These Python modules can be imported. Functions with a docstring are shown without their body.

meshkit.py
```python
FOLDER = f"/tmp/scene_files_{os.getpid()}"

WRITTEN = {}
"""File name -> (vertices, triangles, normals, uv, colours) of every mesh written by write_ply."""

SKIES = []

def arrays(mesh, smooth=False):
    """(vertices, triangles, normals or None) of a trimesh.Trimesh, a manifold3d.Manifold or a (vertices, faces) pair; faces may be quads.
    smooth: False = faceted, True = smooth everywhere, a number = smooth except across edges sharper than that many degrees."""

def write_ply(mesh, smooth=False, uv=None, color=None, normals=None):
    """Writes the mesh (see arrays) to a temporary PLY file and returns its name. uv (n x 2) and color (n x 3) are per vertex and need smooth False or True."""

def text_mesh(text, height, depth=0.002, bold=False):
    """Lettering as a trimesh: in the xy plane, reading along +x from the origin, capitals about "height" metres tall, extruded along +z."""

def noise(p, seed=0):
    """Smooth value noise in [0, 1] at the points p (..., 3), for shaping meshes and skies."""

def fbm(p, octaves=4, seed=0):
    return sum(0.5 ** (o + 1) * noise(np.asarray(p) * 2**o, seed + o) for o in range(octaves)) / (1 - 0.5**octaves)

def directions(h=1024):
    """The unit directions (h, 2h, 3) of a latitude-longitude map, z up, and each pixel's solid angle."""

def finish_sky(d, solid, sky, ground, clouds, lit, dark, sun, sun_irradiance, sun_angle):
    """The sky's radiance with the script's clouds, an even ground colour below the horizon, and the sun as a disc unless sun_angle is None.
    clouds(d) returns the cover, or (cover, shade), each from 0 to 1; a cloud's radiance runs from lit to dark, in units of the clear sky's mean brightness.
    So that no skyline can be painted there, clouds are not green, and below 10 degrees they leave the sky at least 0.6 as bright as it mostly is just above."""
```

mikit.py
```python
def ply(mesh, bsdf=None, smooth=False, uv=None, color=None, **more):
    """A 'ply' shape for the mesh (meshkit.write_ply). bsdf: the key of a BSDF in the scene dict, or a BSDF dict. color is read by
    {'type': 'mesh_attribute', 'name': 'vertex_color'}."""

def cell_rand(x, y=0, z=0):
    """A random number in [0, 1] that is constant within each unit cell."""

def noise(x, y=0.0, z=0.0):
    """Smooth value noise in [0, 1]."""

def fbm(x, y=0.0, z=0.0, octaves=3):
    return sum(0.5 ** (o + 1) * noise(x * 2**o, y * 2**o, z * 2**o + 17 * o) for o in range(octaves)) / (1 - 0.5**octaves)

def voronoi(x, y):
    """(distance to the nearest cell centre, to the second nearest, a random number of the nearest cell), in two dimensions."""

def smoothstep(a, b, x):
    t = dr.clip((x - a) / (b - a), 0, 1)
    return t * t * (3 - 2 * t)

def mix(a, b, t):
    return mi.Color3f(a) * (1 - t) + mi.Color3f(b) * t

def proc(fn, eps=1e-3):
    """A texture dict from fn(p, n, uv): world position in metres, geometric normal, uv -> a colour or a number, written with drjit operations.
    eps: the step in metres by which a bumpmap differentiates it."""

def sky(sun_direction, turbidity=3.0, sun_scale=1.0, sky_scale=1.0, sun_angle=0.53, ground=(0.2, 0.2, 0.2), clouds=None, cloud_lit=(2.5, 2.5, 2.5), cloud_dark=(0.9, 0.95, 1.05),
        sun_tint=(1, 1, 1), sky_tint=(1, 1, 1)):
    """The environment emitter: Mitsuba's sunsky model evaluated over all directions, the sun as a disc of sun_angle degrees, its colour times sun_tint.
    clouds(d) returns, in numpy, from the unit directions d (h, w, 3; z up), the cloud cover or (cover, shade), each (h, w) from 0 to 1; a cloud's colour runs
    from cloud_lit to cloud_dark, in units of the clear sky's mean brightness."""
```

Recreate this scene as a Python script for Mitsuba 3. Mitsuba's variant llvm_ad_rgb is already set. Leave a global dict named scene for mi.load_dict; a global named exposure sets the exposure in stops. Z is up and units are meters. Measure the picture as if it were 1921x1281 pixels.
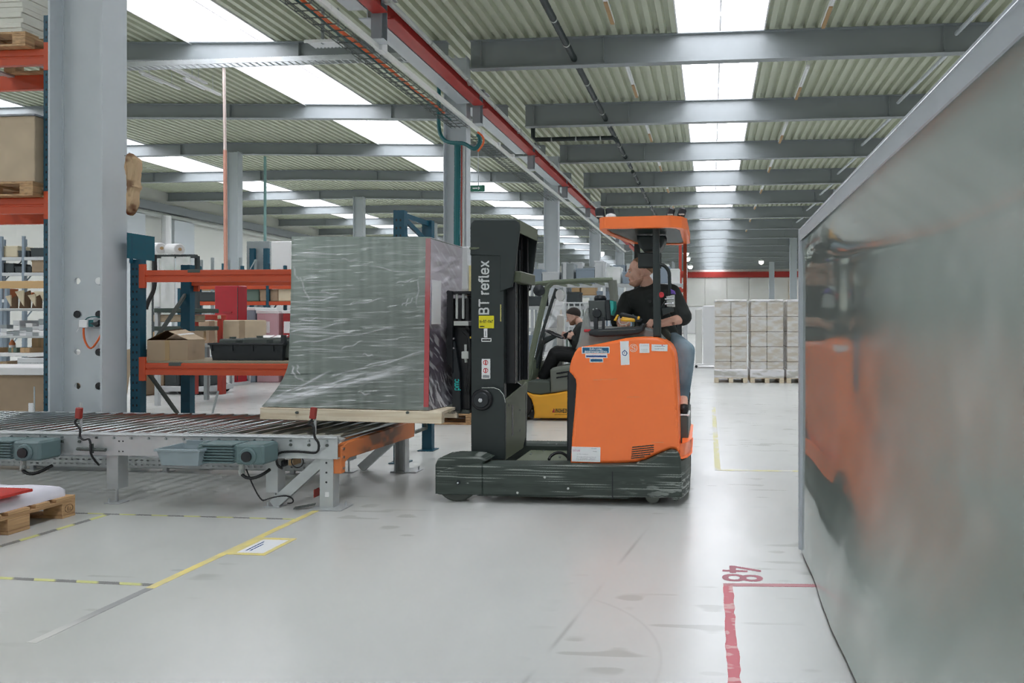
import math, random
import numpy as np
import trimesh, manifold3d
from shapely.geometry import Polygon
import drjit as dr
import mitsuba as mi
import mikit, meshkit
from mikit import proc, noise, fbm, voronoi, smoothstep, mix

rnd = random.Random(7)
T = mi.ScalarTransform4f
scene, labels = {}, {}

# ---------------------------------------------------------------- camera, light, exposure
EYE, FOCAL, YAW, HORIZON, VPX = 1.345, 1320.0, math.radians(4.9), 605.0, 1335.0
ST, CT = math.sin(YAW), math.cos(YAW)
CX = VPX - FOCAL * math.tan(YAW)
scene['camera'] = {
    'type': 'perspective', 'fov': 2 * math.degrees(math.atan(960.5 / FOCAL)), 'fov_axis': 'x',
    'principal_point_offset_x': (960.5 - CX) / 1921, 'principal_point_offset_y': (640.5 - HORIZON) / 1281,
    'near_clip': 0.05, 'far_clip': 300.0,
    'to_world': T().look_at(origin=[0, 0, EYE], target=[-ST, CT, EYE], up=[0, 0, 1])}
exposure = 0.33
ROOFLIGHT = 4.6          # radiance of the translucent rooflight panes (daylight through them)

# ---------------------------------------------------------------- helpers
def c(s):
    v = [int(s[i:i + 2], 16) / 255 for i in (1, 3, 5)]
    return [x / 12.92 if x <= .04045 else ((x + .055) / 1.055) ** 2.4 for x in v]
def rgb(s): return {'type': 'rgb', 'value': c(s) if isinstance(s, str) else list(s)}
def mat(name, col, rough=.5, metal=0.0, spec=.5, bump=None, bscale=.002, **k):
    b = {'type': 'principled', 'base_color': proc(col) if callable(col) else rgb(col), 'roughness': proc(rough) if callable(rough) else float(rough),
         'metallic': float(metal), 'specular': float(spec)}
    b.update(k)
    if bump is not None:
        b = {'type': 'bumpmap', 'arbitrary': proc(bump, eps=.004), 'scale': float(bscale), 'bsdf': b}
    scene[name] = {'type': 'twosided', 'bsdf': b}
    return name
def uniq(key):
    if key not in USED: USED.add(key); return key
    i = 1
    while f'{key}_{i:03d}' in USED: i += 1
    k = f'{key}_{i:03d}'; USED.add(k); return k
USED = set()
def thing(name, label=None, cat=None, group=None, kind=None):
    k = uniq(name); d = {}
    if label: d['label'] = label
    if cat: d['category'] = cat
    if group: d['group'] = group
    if kind: d['kind'] = kind
    if d: labels[k] = d
    return k
def put(key, mesh, m, smooth=30, **kw):
    scene[key] = mikit.ply(mesh.build() if isinstance(mesh, MB) else mesh, m, smooth=smooth, **kw)
    return key
def solo(name, mesh, m, label, cat, group=None, kind=None, smooth=30):
    return put(thing(name, label, cat, group, kind), mesh, m, smooth)
def part(parent, name, mesh, m, smooth=30, label=None, kind=None):
    k = uniq(parent + '__' + name)
    if label or kind:
        labels[k] = {a: b for a, b in (('label', label), ('kind', kind)) if b}
    return put(k, mesh, m, smooth)
def struct(name, mesh, m, smooth=30):
    return put(thing(name, kind='structure'), mesh, m, smooth)
def dup(src, dst_args, mtx):
    """copy of a thing (all its entries) with a transform in front"""
    k = thing(*dst_args)
    for e in [e for e in list(scene) if e == src or e.startswith(src + '__')]:
        n = k + e[len(src):]
        USED.add(n)
        d = dict(scene[e]); d['to_world'] = T(mtx) @ T(d['to_world']) if 'to_world' in d else T(mtx)
        scene[n] = d
        if e != src and e in labels: labels[n] = dict(labels[e])
    return k
def inset(ring, b):
    n = len(ring); p = np.asarray(ring, float)
    a, q = np.roll(p, 1, 0), np.roll(p, -1, 0)
    d1 = p - a; d2 = q - p
    d1 /= np.linalg.norm(d1, axis=1, keepdims=True) + 1e-12; d2 /= np.linalg.norm(d2, axis=1, keepdims=True) + 1e-12
    n1 = np.stack([-d1[:, 1], d1[:, 0]], 1); n2 = np.stack([-d2[:, 1], d2[:, 0]], 1)
    m = n1 + n2; k = (m * n1).sum(1, keepdims=True)
    return p + m / np.maximum(k, .5) * b
class MB:
    """collects solids into one mesh"""
    def __init__(s): s.v, s.f, s.n = [], [], 0
    def raw(s, v, f):
        v = np.asarray(v, float); f = np.asarray(f, int)
        if f.shape[1] == 4: f = np.vstack([f[:, [0, 1, 2]], f[:, [0, 2, 3]]])
        s.v.append(v); s.f.append(f + s.n); s.n += len(v); return s
    def mesh(s, m, M=None):
        if hasattr(m, 'to_mesh'):
            q = m.to_mesh(); v, f = np.array(q.vert_properties[:, :3]), np.array(q.tri_verts)
        else: v, f = np.array(m.vertices), np.array(m.faces)
        if M is not None:
            M = np.asarray(M, float); v = v @ M[:3, :3].T + M[:3, 3]
        return s.raw(v, f)
    def box(s, x0, x1, y0, y1, z0, z1, M=None, b=0):
        x0, x1 = min(x0, x1), max(x0, x1); y0, y1 = min(y0, y1), max(y0, y1); z0, z1 = min(z0, z1), max(z0, z1)
        if b:
            b = min(b, (x1 - x0) / 2.2, (y1 - y0) / 2.2, (z1 - z0) / 2.2)
            pts = [(x, y, z) for dx, dy, dz in ((0, b, b), (b, 0, b), (b, b, 0)) for x in (x0 + dx, x1 - dx) for y in (y0 + dy, y1 - dy) for z in (z0 + dz, z1 - dz)]
            return s.mesh(manifold3d.Manifold.hull_points(np.array(pts)), M)
        v = np.array([(x, y, z) for x in (x0, x1) for y in (y0, y1) for z in (z0, z1)])
        if M is not None:
            M = np.asarray(M, float); v = v @ M[:3, :3].T + M[:3, 3]
        return s.raw(v, [[0, 1, 3, 2], [4, 6, 7, 5], [0, 4, 5, 1], [2, 3, 7, 6], [0, 2, 6, 4], [1, 5, 7, 3]])
    def bar(s, p, q, w, h, up=(0, 0, 1)):
        """rectangular bar from p to q, w sideways, h along up"""
        p, q = np.array(p, float), np.array(q, float); d = q - p; L = np.linalg.norm(d); d /= L
        u = np.array(up, float); u -= d * (u @ d)
        if np.linalg.norm(u) < 1e-6: u = np.array([1., 0, 0]); u -= d * (u @ d)
        u /= np.linalg.norm(u); r = np.cross(d, u); M = np.eye(4); M[:3, 0], M[:3, 1], M[:3, 2], M[:3, 3] = r, d, u, p
        return s.box(-w / 2, w / 2, 0, L, -h / 2, h / 2, M)
    def tube(s, pts, r, seg=8, cap=True):
        p = np.asarray(pts, float); n = len(p); r = np.broadcast_to(r, (n,))
        t = np.gradient(p, axis=0); t /= np.linalg.norm(t, axis=1, keepdims=True) + 1e-12
        a = np.cross(t[0], [0, 0, 1] if abs(t[0][2]) < .9 else [1, 0, 0]); a /= np.linalg.norm(a); A = []
        for i in range(n):
            a = a - t[i] * (a @ t[i]); a /= np.linalg.norm(a) + 1e-12; A.append(a)
        A = np.array(A); B = np.cross(t, A); g = np.arange(seg) * 2 * np.pi / seg
        v = p[:, None] + r[:, None, None] * (np.cos(g)[None, :, None] * A[:, None] + np.sin(g)[None, :, None] * B[:, None])
        i, j = np.meshgrid(np.arange(n - 1), np.arange(seg), indexing='ij')
        q = np.stack([i * seg + j, i * seg + (j + 1) % seg, (i + 1) * seg + (j + 1) % seg, (i + 1) * seg + j], -1).reshape(-1, 4)
        s.raw(v.reshape(-1, 3), q)
        if cap:
            k = np.arange(seg)
            for end in (0, n - 1):
                ring = v[end]; f = np.stack([k * 0 + seg, (k + 1) % seg, k], 1) if end == 0 else np.stack([k * 0 + seg, k, (k + 1) % seg], 1)
                s.raw(np.vstack([ring, ring.mean(0)]), f)
        return s
    def cyl(s, p, q, r, seg=16, r2=None, bev=0):
        p, q = np.array(p, float), np.array(q, float)
        r2 = r if r2 is None else r2
        if bev:
            d = (q - p) / np.linalg.norm(q - p)
            return s.tube_raw([p, p + d * bev, q - d * bev, q], [r - bev, r, r2, r2 - bev], seg)
        return s.tube_raw([p, q], [r, r2], seg)
    def tube_raw(s, pts, r, seg):
        p = np.asarray(pts, float); d = p[-1] - p[0]; d /= np.linalg.norm(d)
        a = np.cross(d, [0, 0, 1] if abs(d[2]) < .9 else [1, 0, 0]); a /= np.linalg.norm(a); b = np.cross(d, a)
        g = np.arange(seg) * 2 * np.pi / seg; n = len(p)
        v = np.array([p[i] + r[i] * (math.cos(t) * a + math.sin(t) * b) for i in range(n) for t in g] + [p[0], p[-1]])
        f = [[i * seg + j, i * seg + (j + 1) % seg, (i + 1) * seg + (j + 1) % seg, (i + 1) * seg + j] for i in range(n - 1) for j in range(seg)]
        f3 = [[x[0], x[1], x[2]] for x in f] + [[x[0], x[2], x[3]] for x in f]
        f3 += [[n * seg, (j + 1) % seg, j] for j in range(seg)] + [[n * seg + 1, (n - 1) * seg + j, (n - 1) * seg + (j + 1) % seg] for j in range(seg)]
        return s.raw(v, f3)
    def slab(s, ring, y0, y1, b=0.0, M=None, axis='y'):
        """polygon in (x,z), extruded from y0 to y1, edges chamfered by b; axis 'x': polygon in (y,z); 'z': in (x,y)"""
        p = np.asarray(ring, float)
        if Polygon(p).exterior.is_ccw is False: p = p[::-1]
        tv, tf = trimesh.creation.triangulate_polygon(Polygon(p), engine='earcut')
        idx = [int(np.argmin(((p - t) ** 2).sum(1))) for t in tv]; tf = np.array([[idx[i] for i in f] for f in tf])
        a, z = p[tf[:, 1]] - p[tf[:, 0]], p[tf[:, 2]] - p[tf[:, 0]]
        cr = a[:, 0] * z[:, 1] - a[:, 1] * z[:, 0]; tf[cr < 0] = tf[cr < 0][:, ::-1]
        if b and b > .015:      # rounded edges, four steps
            lay = [(inset(p, b * (1 - math.cos(t))), y0 + b * (1 - math.sin(t))) for t in (math.pi / 2, math.pi / 3, math.pi / 6, 0)]
            lay += [(inset(p, b * (1 - math.cos(t))), y1 - b * (1 - math.sin(t))) for t in (0, math.pi / 6, math.pi / 3, math.pi / 2)]
        else:
            q = inset(p, b) if b else p
            lay = [(q, y0), (p, y0 + b), (p, y1 - b), (q, y1)] if b else [(p, y0), (p, y1)]
        n = len(p); V = []
        for r, y in lay:
            V += [(x, y, w) for x, w in r]
        F = [f[::1].tolist() for f in tf] + [(f[::-1] + n * (len(lay) - 1)).tolist() for f in tf]
        for k in range(len(lay) - 1):
            for i in range(n):
                j = (i + 1) % n; o = k * n
                F += [[o + i, o + n + i, o + j], [o + j, o + n + i, o + n + j]]
        V = np.array(V)
        if axis == 'x': V = V[:, [1, 0, 2]]; F = np.array(F)[:, ::-1]
        if axis == 'z': V = V[:, [0, 2, 1]]; F = np.array(F)[:, ::-1]
        if M is not None:
            M = np.asarray(M, float); V = V @ M[:3, :3].T + M[:3, 3]
        return s.raw(V, F)
    def lathe(s, prof, o, ax, seg=20):
        """profile of (radius, height) turned about the axis ax through o"""
        ax = np.array(ax, float) / np.linalg.norm(ax); o = np.array(o, float)
        return s.tube_raw([o + ax * h for _, h in prof], [max(r, 1e-4) for r, _ in prof], seg) if len(set(h for _, h in prof)) > 1 else s
    def build(s): return trimesh.Trimesh(np.vstack(s.v), np.vstack(s.f), process=False)
def rotm(axis, deg, o=(0, 0, 0)):
    return trimesh.transformations.rotation_matrix(math.radians(deg), axis, o)
def trans(x, y, z): return trimesh.transformations.translation_matrix((x, y, z))
# a pixel of the photograph (1921 x 1281) and a plane of the hall -> a point of the hall
def ray(px, py):
    r = (px - CX) / FOCAL; return np.array([-ST + CT * r, CT + ST * r, -(py - HORIZON) / FOCAL])
def atY(px, py, Y): d = ray(px, py); p = d * Y / d[1]; p[2] += EYE; return p
def atX(px, py, X): d = ray(px, py); p = d * X / d[0]; p[2] += EYE; return p
def atZ(px, py, z=0.0): d = ray(px, py); p = d * (z - EYE) / d[2]; p[2] += EYE; return p
def xz(pts, Y): return [tuple(atY(a, b, Y)[[0, 2]]) for a, b in pts]
def smooth_ring(pts, it=2):
    p = np.asarray(pts, float)
    for _ in range(it):
        q = np.roll(p, -1, 0); p = np.stack([p * .75 + q * .25, p * .25 + q * .75], 1).reshape(-1, 2)
    return p
def rounded(ring, r, res=3):
    p = Polygon(ring).buffer(-r, join_style=1).buffer(r, quad_segs=res)
    return np.array(p.exterior.coords)[:-1]
def bez(pts, n=24):
    """smooth curve through the points"""
    from scipy.interpolate import make_interp_spline
    p = np.asarray(pts, float); t = np.linspace(0, 1, len(p))
    return make_interp_spline(t, p, k=min(3, len(p) - 1))(np.linspace(0, 1, n))

# ---------------------------------------------------------------- materials
def floor_col(p, n, uv):
    d = fbm(p.x * .55, p.y * .55, 0, 4); f = fbm(p.x * 3.1, p.y * 2.3, 3, 3); s = noise(p.x * 1.3 + 4, p.y * 9.0, 5)
    k = .86 + .16 * d + .07 * (f - .5)
    col = mi.Color3f(.545, .56, .55) * k
    scuff = smoothstep(.77, .90, noise(p.x * 5.2, p.y * 17.0, 9)) * smoothstep(.5, .66, fbm(p.x * .9, p.y * .9, 21, 2))
    dirt = smoothstep(.50, .80, fbm(p.x * .7 + 9, p.y * .7, 31, 3)) * smoothstep(-1.2, -3.0, p.x)
    tyre = dr.exp(-dr.square((p.x + .475 + (p.y - 4.17) * (-.14)) / .012)) * smoothstep(.1, .5, noise(p.x * 2, p.y * 4.0, 2)) * smoothstep(4.7, 4.1, p.y)
    arc = dr.exp(-dr.square((dr.sqrt(dr.square(p.x + .92) + dr.square(p.y - 2.75)) - .72) / .008)) * smoothstep(-.62, -.5, p.x) * .35
    tyre = dr.maximum(tyre, arc)
    col = mix(col, mi.Color3f(.33, .345, .32), .34 * dirt + .5 * scuff)
    fl = smoothstep(-.6, -3.4, p.x) * smoothstep(.25, .7, fbm(p.x * .4, p.y * .4, 77, 3))
    col = mix(col, mi.Color3f(.43, .45, .41), .45 * fl)
    return mix(col, mi.Color3f(.30, .31, .30), .5 * tyre)
def floor_rough(p, n, uv): return .21 + .16 * fbm(p.x * 1.7, p.y * 1.7, 8, 3)
mat('floor_mat', floor_col, floor_rough, spec=.55, bump=lambda p, n, uv: fbm(p.x * 6, p.y * 6, 1, 2), bscale=.0012)
mat('deck_mat', '#c0c5b2', .42, spec=.4)
mat('steel_mat', '#c0c7cc', .38, spec=.5)
mat('beam_mat', '#8b9294', .42, spec=.5)
mat('steel_dark', '#8a9094', .42, spec=.5)
mat('galv', lambda p, n, uv: mi.Color3f(.50, .53, .54) * (.84 + .3 * fbm(p.x * 9 + p.z * 4, p.y * 9, p.z * 9, 3)), .36, metal=.35)
mat('wall_mat', '#d9dad5', .6)
mat('white_mat', '#e4e5e6', .45)
mat('white_gloss', '#eceef0', .25)
mat('black_mat', '#20262a', .42)
mat('rubber', '#191b1c', .7)
mat('red_beam', '#a8352e', .4)
mat('pipe_grey', '#b9bdba', .4)
mat('orange_rack', '#bd4a28', .38)
mat('blue_rack', '#0d4659', .4)
mat('teal', '#004e5e', .45)
mat('chrome', '#c8ccd0', .18, metal=.95)
mat('cable_black', '#15181a', .5)
mat('cable_orange', '#d8632e', .5)
mat('cable_green', '#125f63', .5)
mat('dark_steel', '#4a524f', .4)
scene['pane_mat'] = {'type': 'diffuse', 'reflectance': rgb([.6, .6, .62])}

# ---------------------------------------------------------------- hall
X0, X1, Y0, Y1 = -30.0, 24.5, -23.6, 84.0
struct('floor', MB().box(X0, X1, Y0, Y1, -.2, 0), 'floor_mat')
def wall(name, x0, x1, y0, y1, z0, z1, m='wall_mat'): return struct(name, MB().box(x0, x1, y0, y1, z0, z1), m)
wl = wall('wall_left', X0 - .2, X0, Y0, Y1, 0, 8.6)
wall('wall_right', X1, X1 + .2, Y0, Y1, 0, 8.6)
wf = wall('wall_far', X0, X1, Y1, Y1 + .2, 0, 8.6)
wall('wall_rear', X0, X1, Y0 - .2, Y0, 0, 8.6)
part(wl, 'eaves_pipe', MB().cyl((X0 + .3, Y0, 7.15), (X0 + .3, Y1, 7.15), .13, 10), 'pipe_grey')
part(wl, 'eaves_beam', MB().box(X0, X0 + .35, Y0, Y1, 7.35, 7.8), 'steel_dark')
# far wall: red lintel beam, sandwich panels with vertical joints, lighter lower band
part(wf, 'red_lintel', MB().box(-6, 12.4, Y1 - .3, Y1, 6.7, 7.35), 'red_beam', label='red beam along the top of the far wall')
for i in range(9):
    x = -6 + i * 2.6
    part(wf, 'wall_panel', MB().box(x + .04, x + 2.56, Y1 - .12, Y1, 3.3, 6.65, b=.02), 'wall_mat')
    part(wf, 'lower_panel', MB().box(x + .04, x + 2.56, Y1 - .14, Y1, 0.02, 3.2, b=.02), 'white_mat')
part(wf, 'wood_post', MB().box(9.1, 9.6, Y1 - .5, Y1 - .14, 0, 6.6), mat('wood_far', '#c9a878', .6))
# trapezoidal roof deck, rooflight strips, kerbs
BEAMS = [16.55 + 5 * k for k in range(-8, 14)]
LIGHTS = [(-25.0, -22.7), (-12.95, -10.78), (-0.78, 1.20), (11.7, 13.7)]  # last strip is unseen, added for more light from the right
COLX = [-18.9, -6.07, 6.43]
ZD = 8.125
def roof_z(x):  # the middle bays fall 3 cm per metre towards the column line
    return .032 * max(0, min(-6.03 - x, 12)) if x < -6.03 else 0
def deck(x0, x1, y0, y1):
    p, h, v = .276, .12, []
    n = int((x1 - x0) / p); p = (x1 - x0) / n
    for i in range(n):
        a = x0 + i * p
        v += [(a, h), (a + .36 * p, h), (a + .46 * p, 0), (a + .90 * p, 0)]
    v.append((x1, h))
    V = [(a, y, ZD + z + roof_z(a)) for y in (y0, y1) for a, z in v]; m = len(v)
    return MB().raw(V, [[i, i + 1, m + i + 1, m + i] for i in range(m - 1)])
ceil = thing('ceiling', kind='structure')
spans = [(X0, LIGHTS[0][0]), (LIGHTS[0][1], COLX[0]), (COLX[0], LIGHTS[1][0]), (LIGHTS[1][1], COLX[1]), (COLX[1], LIGHTS[2][0]), (LIGHTS[2][1], LIGHTS[3][0]), (LIGHTS[3][1], X1)]
edges = [Y0] + [b for b in BEAMS if b > Y0] + [Y1]
for a, b in zip(edges, edges[1:]):
    for x0, x1 in spans: part(ceil, 'deck_panel', deck(x0, x1, a, b), 'deck_mat', smooth=False)
part(ceil, 'roof_cover', MB().box(X0 - .3, X1 + .3, Y0 - .3, Y1 + .3, 9.4, 9.6), 'deck_mat')
for n, (x0, x1) in enumerate(LIGHTS, 1):
    w = thing(f'window_{n}', kind='structure'); zr = roof_z((x0 + x1) / 2)
    for a, b in zip(edges, edges[1:]):
        k = part(w, 'pane', MB().raw([(x0, a, ZD + .5 + zr), (x0, b, ZD + .5 + zr), (x1, b, ZD + .5 + zr), (x1, a, ZD + .5 + zr)], [[0, 1, 2, 3]]), 'pane_mat', smooth=False)
        scene[k]['emitter'] = {'type': 'area', 'radiance': rgb([ROOFLIGHT * x for x in (.985, .99, 1.05)]), 'sampling_weight': 1.0 if -4 < a < 32 else .35 if a < 50 else .15}
        m = MB()
        for x in (x0 - .03, x1): m.box(x, x + .03, a, b, ZD - .02 + zr, ZD + .52 + zr)
        part(w, 'kerb', m, 'white_mat')
        m = MB(); xm = (x0 + x1) / 2; zb = ZD + .44 + zr
        m.box(xm - .02, xm + .02, a + .1, b - .1, zb, zb + .03)
        for sx in (-1, 1):
            for q0, q1 in ((.08, .5), (.92, .5)):
                m.bar((xm + sx * .1, a + (b - a) * q0, zb), (xm + sx * (x1 - x0) * .48, a + (b - a) * q1, zb), .012, .012)
        if a < 45: part(w, 'glazing_bar', m, 'white_mat')
# roof beams (I sections), one per frame and bay
def ibeam(x0, x1, y, zb0, zt0, zb1, zt1, w=.22, tw=.014, tf=.02):
    m = MB()
    for (ya, yb, f0, f1) in ((y - w / 2, y + w / 2, 0, tf), (y - tw / 2, y + tw / 2, None, None), (y - w / 2, y + w / 2, -tf, 0)):
        if f0 is None: z = (zb0, zt0, zb1, zt1)
        elif f0 == 0: z = (zb0, zb0 + tf, zb1, zb1 + tf)
        else: z = (zt0 - tf, zt0, zt1 - tf, zt1)
        m.raw([(x0, ya, z[0]), (x0, yb, z[0]), (x0, ya, z[1]), (x0, yb, z[1]), (x1, ya, z[2]), (x1, yb, z[2]), (x1, ya, z[3]), (x1, yb, z[3])],
              [[0, 2, 3, 1], [4, 5, 7, 6], [0, 1, 5, 4], [2, 6, 7, 3], [0, 4, 6, 2], [1, 3, 7, 5]])
    return m
ORD = ['nearest', 'second', 'third', 'fourth', 'fifth', 'sixth', 'seventh', 'eighth', 'ninth', 'tenth', 'eleventh', 'twelfth', 'thirteenth', 'fourteenth']
for i, y in enumerate(BEAMS):
    n = i - 8
    for bay, (x0, x1) in enumerate(((COLX[1] + .28, X1), (COLX[0], COLX[1] - .28), (X0, COLX[0]))):
        side = ('right of the red crane rail', 'left of the red crane rail', 'of the outer left bay')[bay]
        vis = n >= 0 and not (bay == 2 and n == 0)
        lab = f'{ORD[max(n - (bay == 2), 0)]} grey steel roof beam {side}, counted from the viewer'
        r0, r1 = roof_z(x0), roof_z(x1); dz = (.62, .46, .46)[bay]
        b = (solo if vis else lambda nm_, ms_, mt_, *_, **kw: put(thing(nm_, kind='structure'), ms_, mt_, kw['smooth']))('roof_beam', ibeam(x0, x1, y, ZD - dz + r0 - (.07 if bay == 0 else 0), ZD - .005 + r0, ZD - dz + r1, ZD - .005 + r1), 'beam_mat', lab, 'beam', f'steel roof beams {side}', smooth=False)
        if y > 10:
            for sx in ((x0 + .28, x0 + 3.25, x0 + 11.05) if bay == 0 else (x0 + 3.4, x0 + 8.8)):
                if sx < x1: part(b, 'stiffener_plate', MB().box(sx - .008, sx + .008, y - .105, y + .105, ZD - dz + .02 + roof_z(sx), ZD - .03 + roof_z(sx)), 'beam_mat')
# columns
def column(x, y, h, lab, holes=False):
    k = thing('steel_column', lab, 'column', 'steel columns of the hall')
    D, Bf, tf, tw = .56, .29, .022, .014
    part(k, 'flange', MB().box(x - D / 2, x - D / 2 + tf, y - Bf / 2, y + Bf / 2, 0, h, b=.003), 'steel_mat')
    part(k, 'flange', MB().box(x + D / 2 - tf, x + D / 2, y - Bf / 2, y + Bf / 2, 0, h, b=.003), 'steel_mat')
    web = Polygon([(x - D / 2 + tf, 0), (x + D / 2 - tf, 0), (x + D / 2 - tf, h), (x - D / 2 + tf, h)])
    if holes:
        from shapely.geometry import Point
        for px, py in HOLES:
            q = atY(px, py, y - .008); web = web.difference(Point(q[0], q[2]).buffer(.032, quad_segs=6))
    w = trimesh.creation.extrude_polygon(web, tw, engine='earcut')
    v = np.array(w.vertices)[:, [0, 2, 1]]; v[:, 1] += y - tw / 2
    part(k, 'web', trimesh.Trimesh(v, np.array(w.faces)[:, ::-1], process=False), 'steel_mat', smooth=False)
    part(k, 'weld_fillet', MB().box(x - D / 2 + tf, x - D / 2 + tf + .012, y - tw / 2 - .012, y - tw / 2, 0, h).box(x + D / 2 - tf - .012, x + D / 2 - tf, y - tw / 2 - .012, y - tw / 2, 0, h), 'steel_mat')
    part(k, 'base_plate', MB().box(x - D / 2 - .06, x + D / 2 + .06, y - Bf / 2 - .06, y + Bf / 2 + .06, 0, .025, b=.004), 'steel_mat')
    return k
HOLES = [(145, 527), (186, 527), (145, 589.5), (186, 589.5), (145, 660.5), (186, 660.5), (145, 724), (186, 724)]
CL = ['large grey steel column at the left behind the roller conveyor', 'grey steel column behind the dark lift mast, with a teal cable down its face', 'blurred grey column right of the dark lift mast, third along the crane rail',
      'fourth grey column along the crane rail, left of the driver', 'fifth grey column along the crane rail', 'sixth column along the crane rail, far away', 'seventh column along the crane rail, farthest away']
for i, y in enumerate([6.38 + 10 * k for k in range(7)]):
    column(COLX[1], y, ZD - .45, CL[i], holes=i == 0)
for i, y in enumerate([6.38, 16.38, 26.4, 36.4, 46.4]):
    column(COLX[0], y, ZD - .02, ['grey column of the middle row, out of the picture', 'grey column of the middle row, behind the left rack', 'dim grey column behind the hanging pink cord', 'grey column of the middle row behind the wrapped load', 'far grey column of the middle row'][i])
for i, y in enumerate([36.4, 56.4, 76.4]): column(COLX[2], y, ZD - .02, f'{("nearest", "second", "farthest")[i]} grey column of the right-hand row, behind the wrapped stack')

# ---------------------------------------------------------------- the orange reach truck
def scuff_col(p, n, uv):
    k = fbm(p.x * 7, p.y * 7, p.z * 30, 3)
    lines = smoothstep(.60, .80, noise(p.x * 3.5 + 2, p.y * 3, p.z * 120)) * smoothstep(.35, .65, noise(p.x * 4, p.y * 4, p.z * 9 + 3))
    spots = smoothstep(.80, .9, noise(p.x * 26, p.y * 26, p.z * 60)) * smoothstep(.5, .7, noise(p.x * 5 + 7, p.y * 5, p.z * 7))
    heavy = smoothstep(-.75, -.2, p.x) * smoothstep(.5, .68, fbm(p.x * 14, p.y * 14, p.z * 40, 3)) * smoothstep(.24, .16, p.z)
    base = mix(mi.Color3f(.018, .028, .023), mi.Color3f(.052, .072, .062), k)
    return mix(base, mi.Color3f(.30, .33, .31), dr.clip(.75 * lines + .9 * spots + .7 * heavy, 0, .9))
mat('scuffed', scuff_col, .5)
mat('orange_paint', lambda p, n, uv: mix(mi.Color3f(.99, .205, .046), mi.Color3f(.96, .196, .044), fbm(p.x * 2, p.y * 2, p.z * 2, 3)), .32, spec=.5, clearcoat=.3)
mat('mast_paint', '#2b3434', .42, spec=.45)
mat('mast_inner', '#14181c', .35)
mat('grey_cowl', '#868b89', .5)
mat('olive_plate', '#59614f', .5)
mat('sticker_white', '#e6e8ea', .5)
mat('sticker_yellow', '#dcd020', .5)
mat('sticker_blue', '#14587e', .5)
mat('ink_blue', '#2c4a86', .5)
mat('ink_red', '#b8323a', .5)
mat('ink_black', '#1c1e20', .5)
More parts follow.
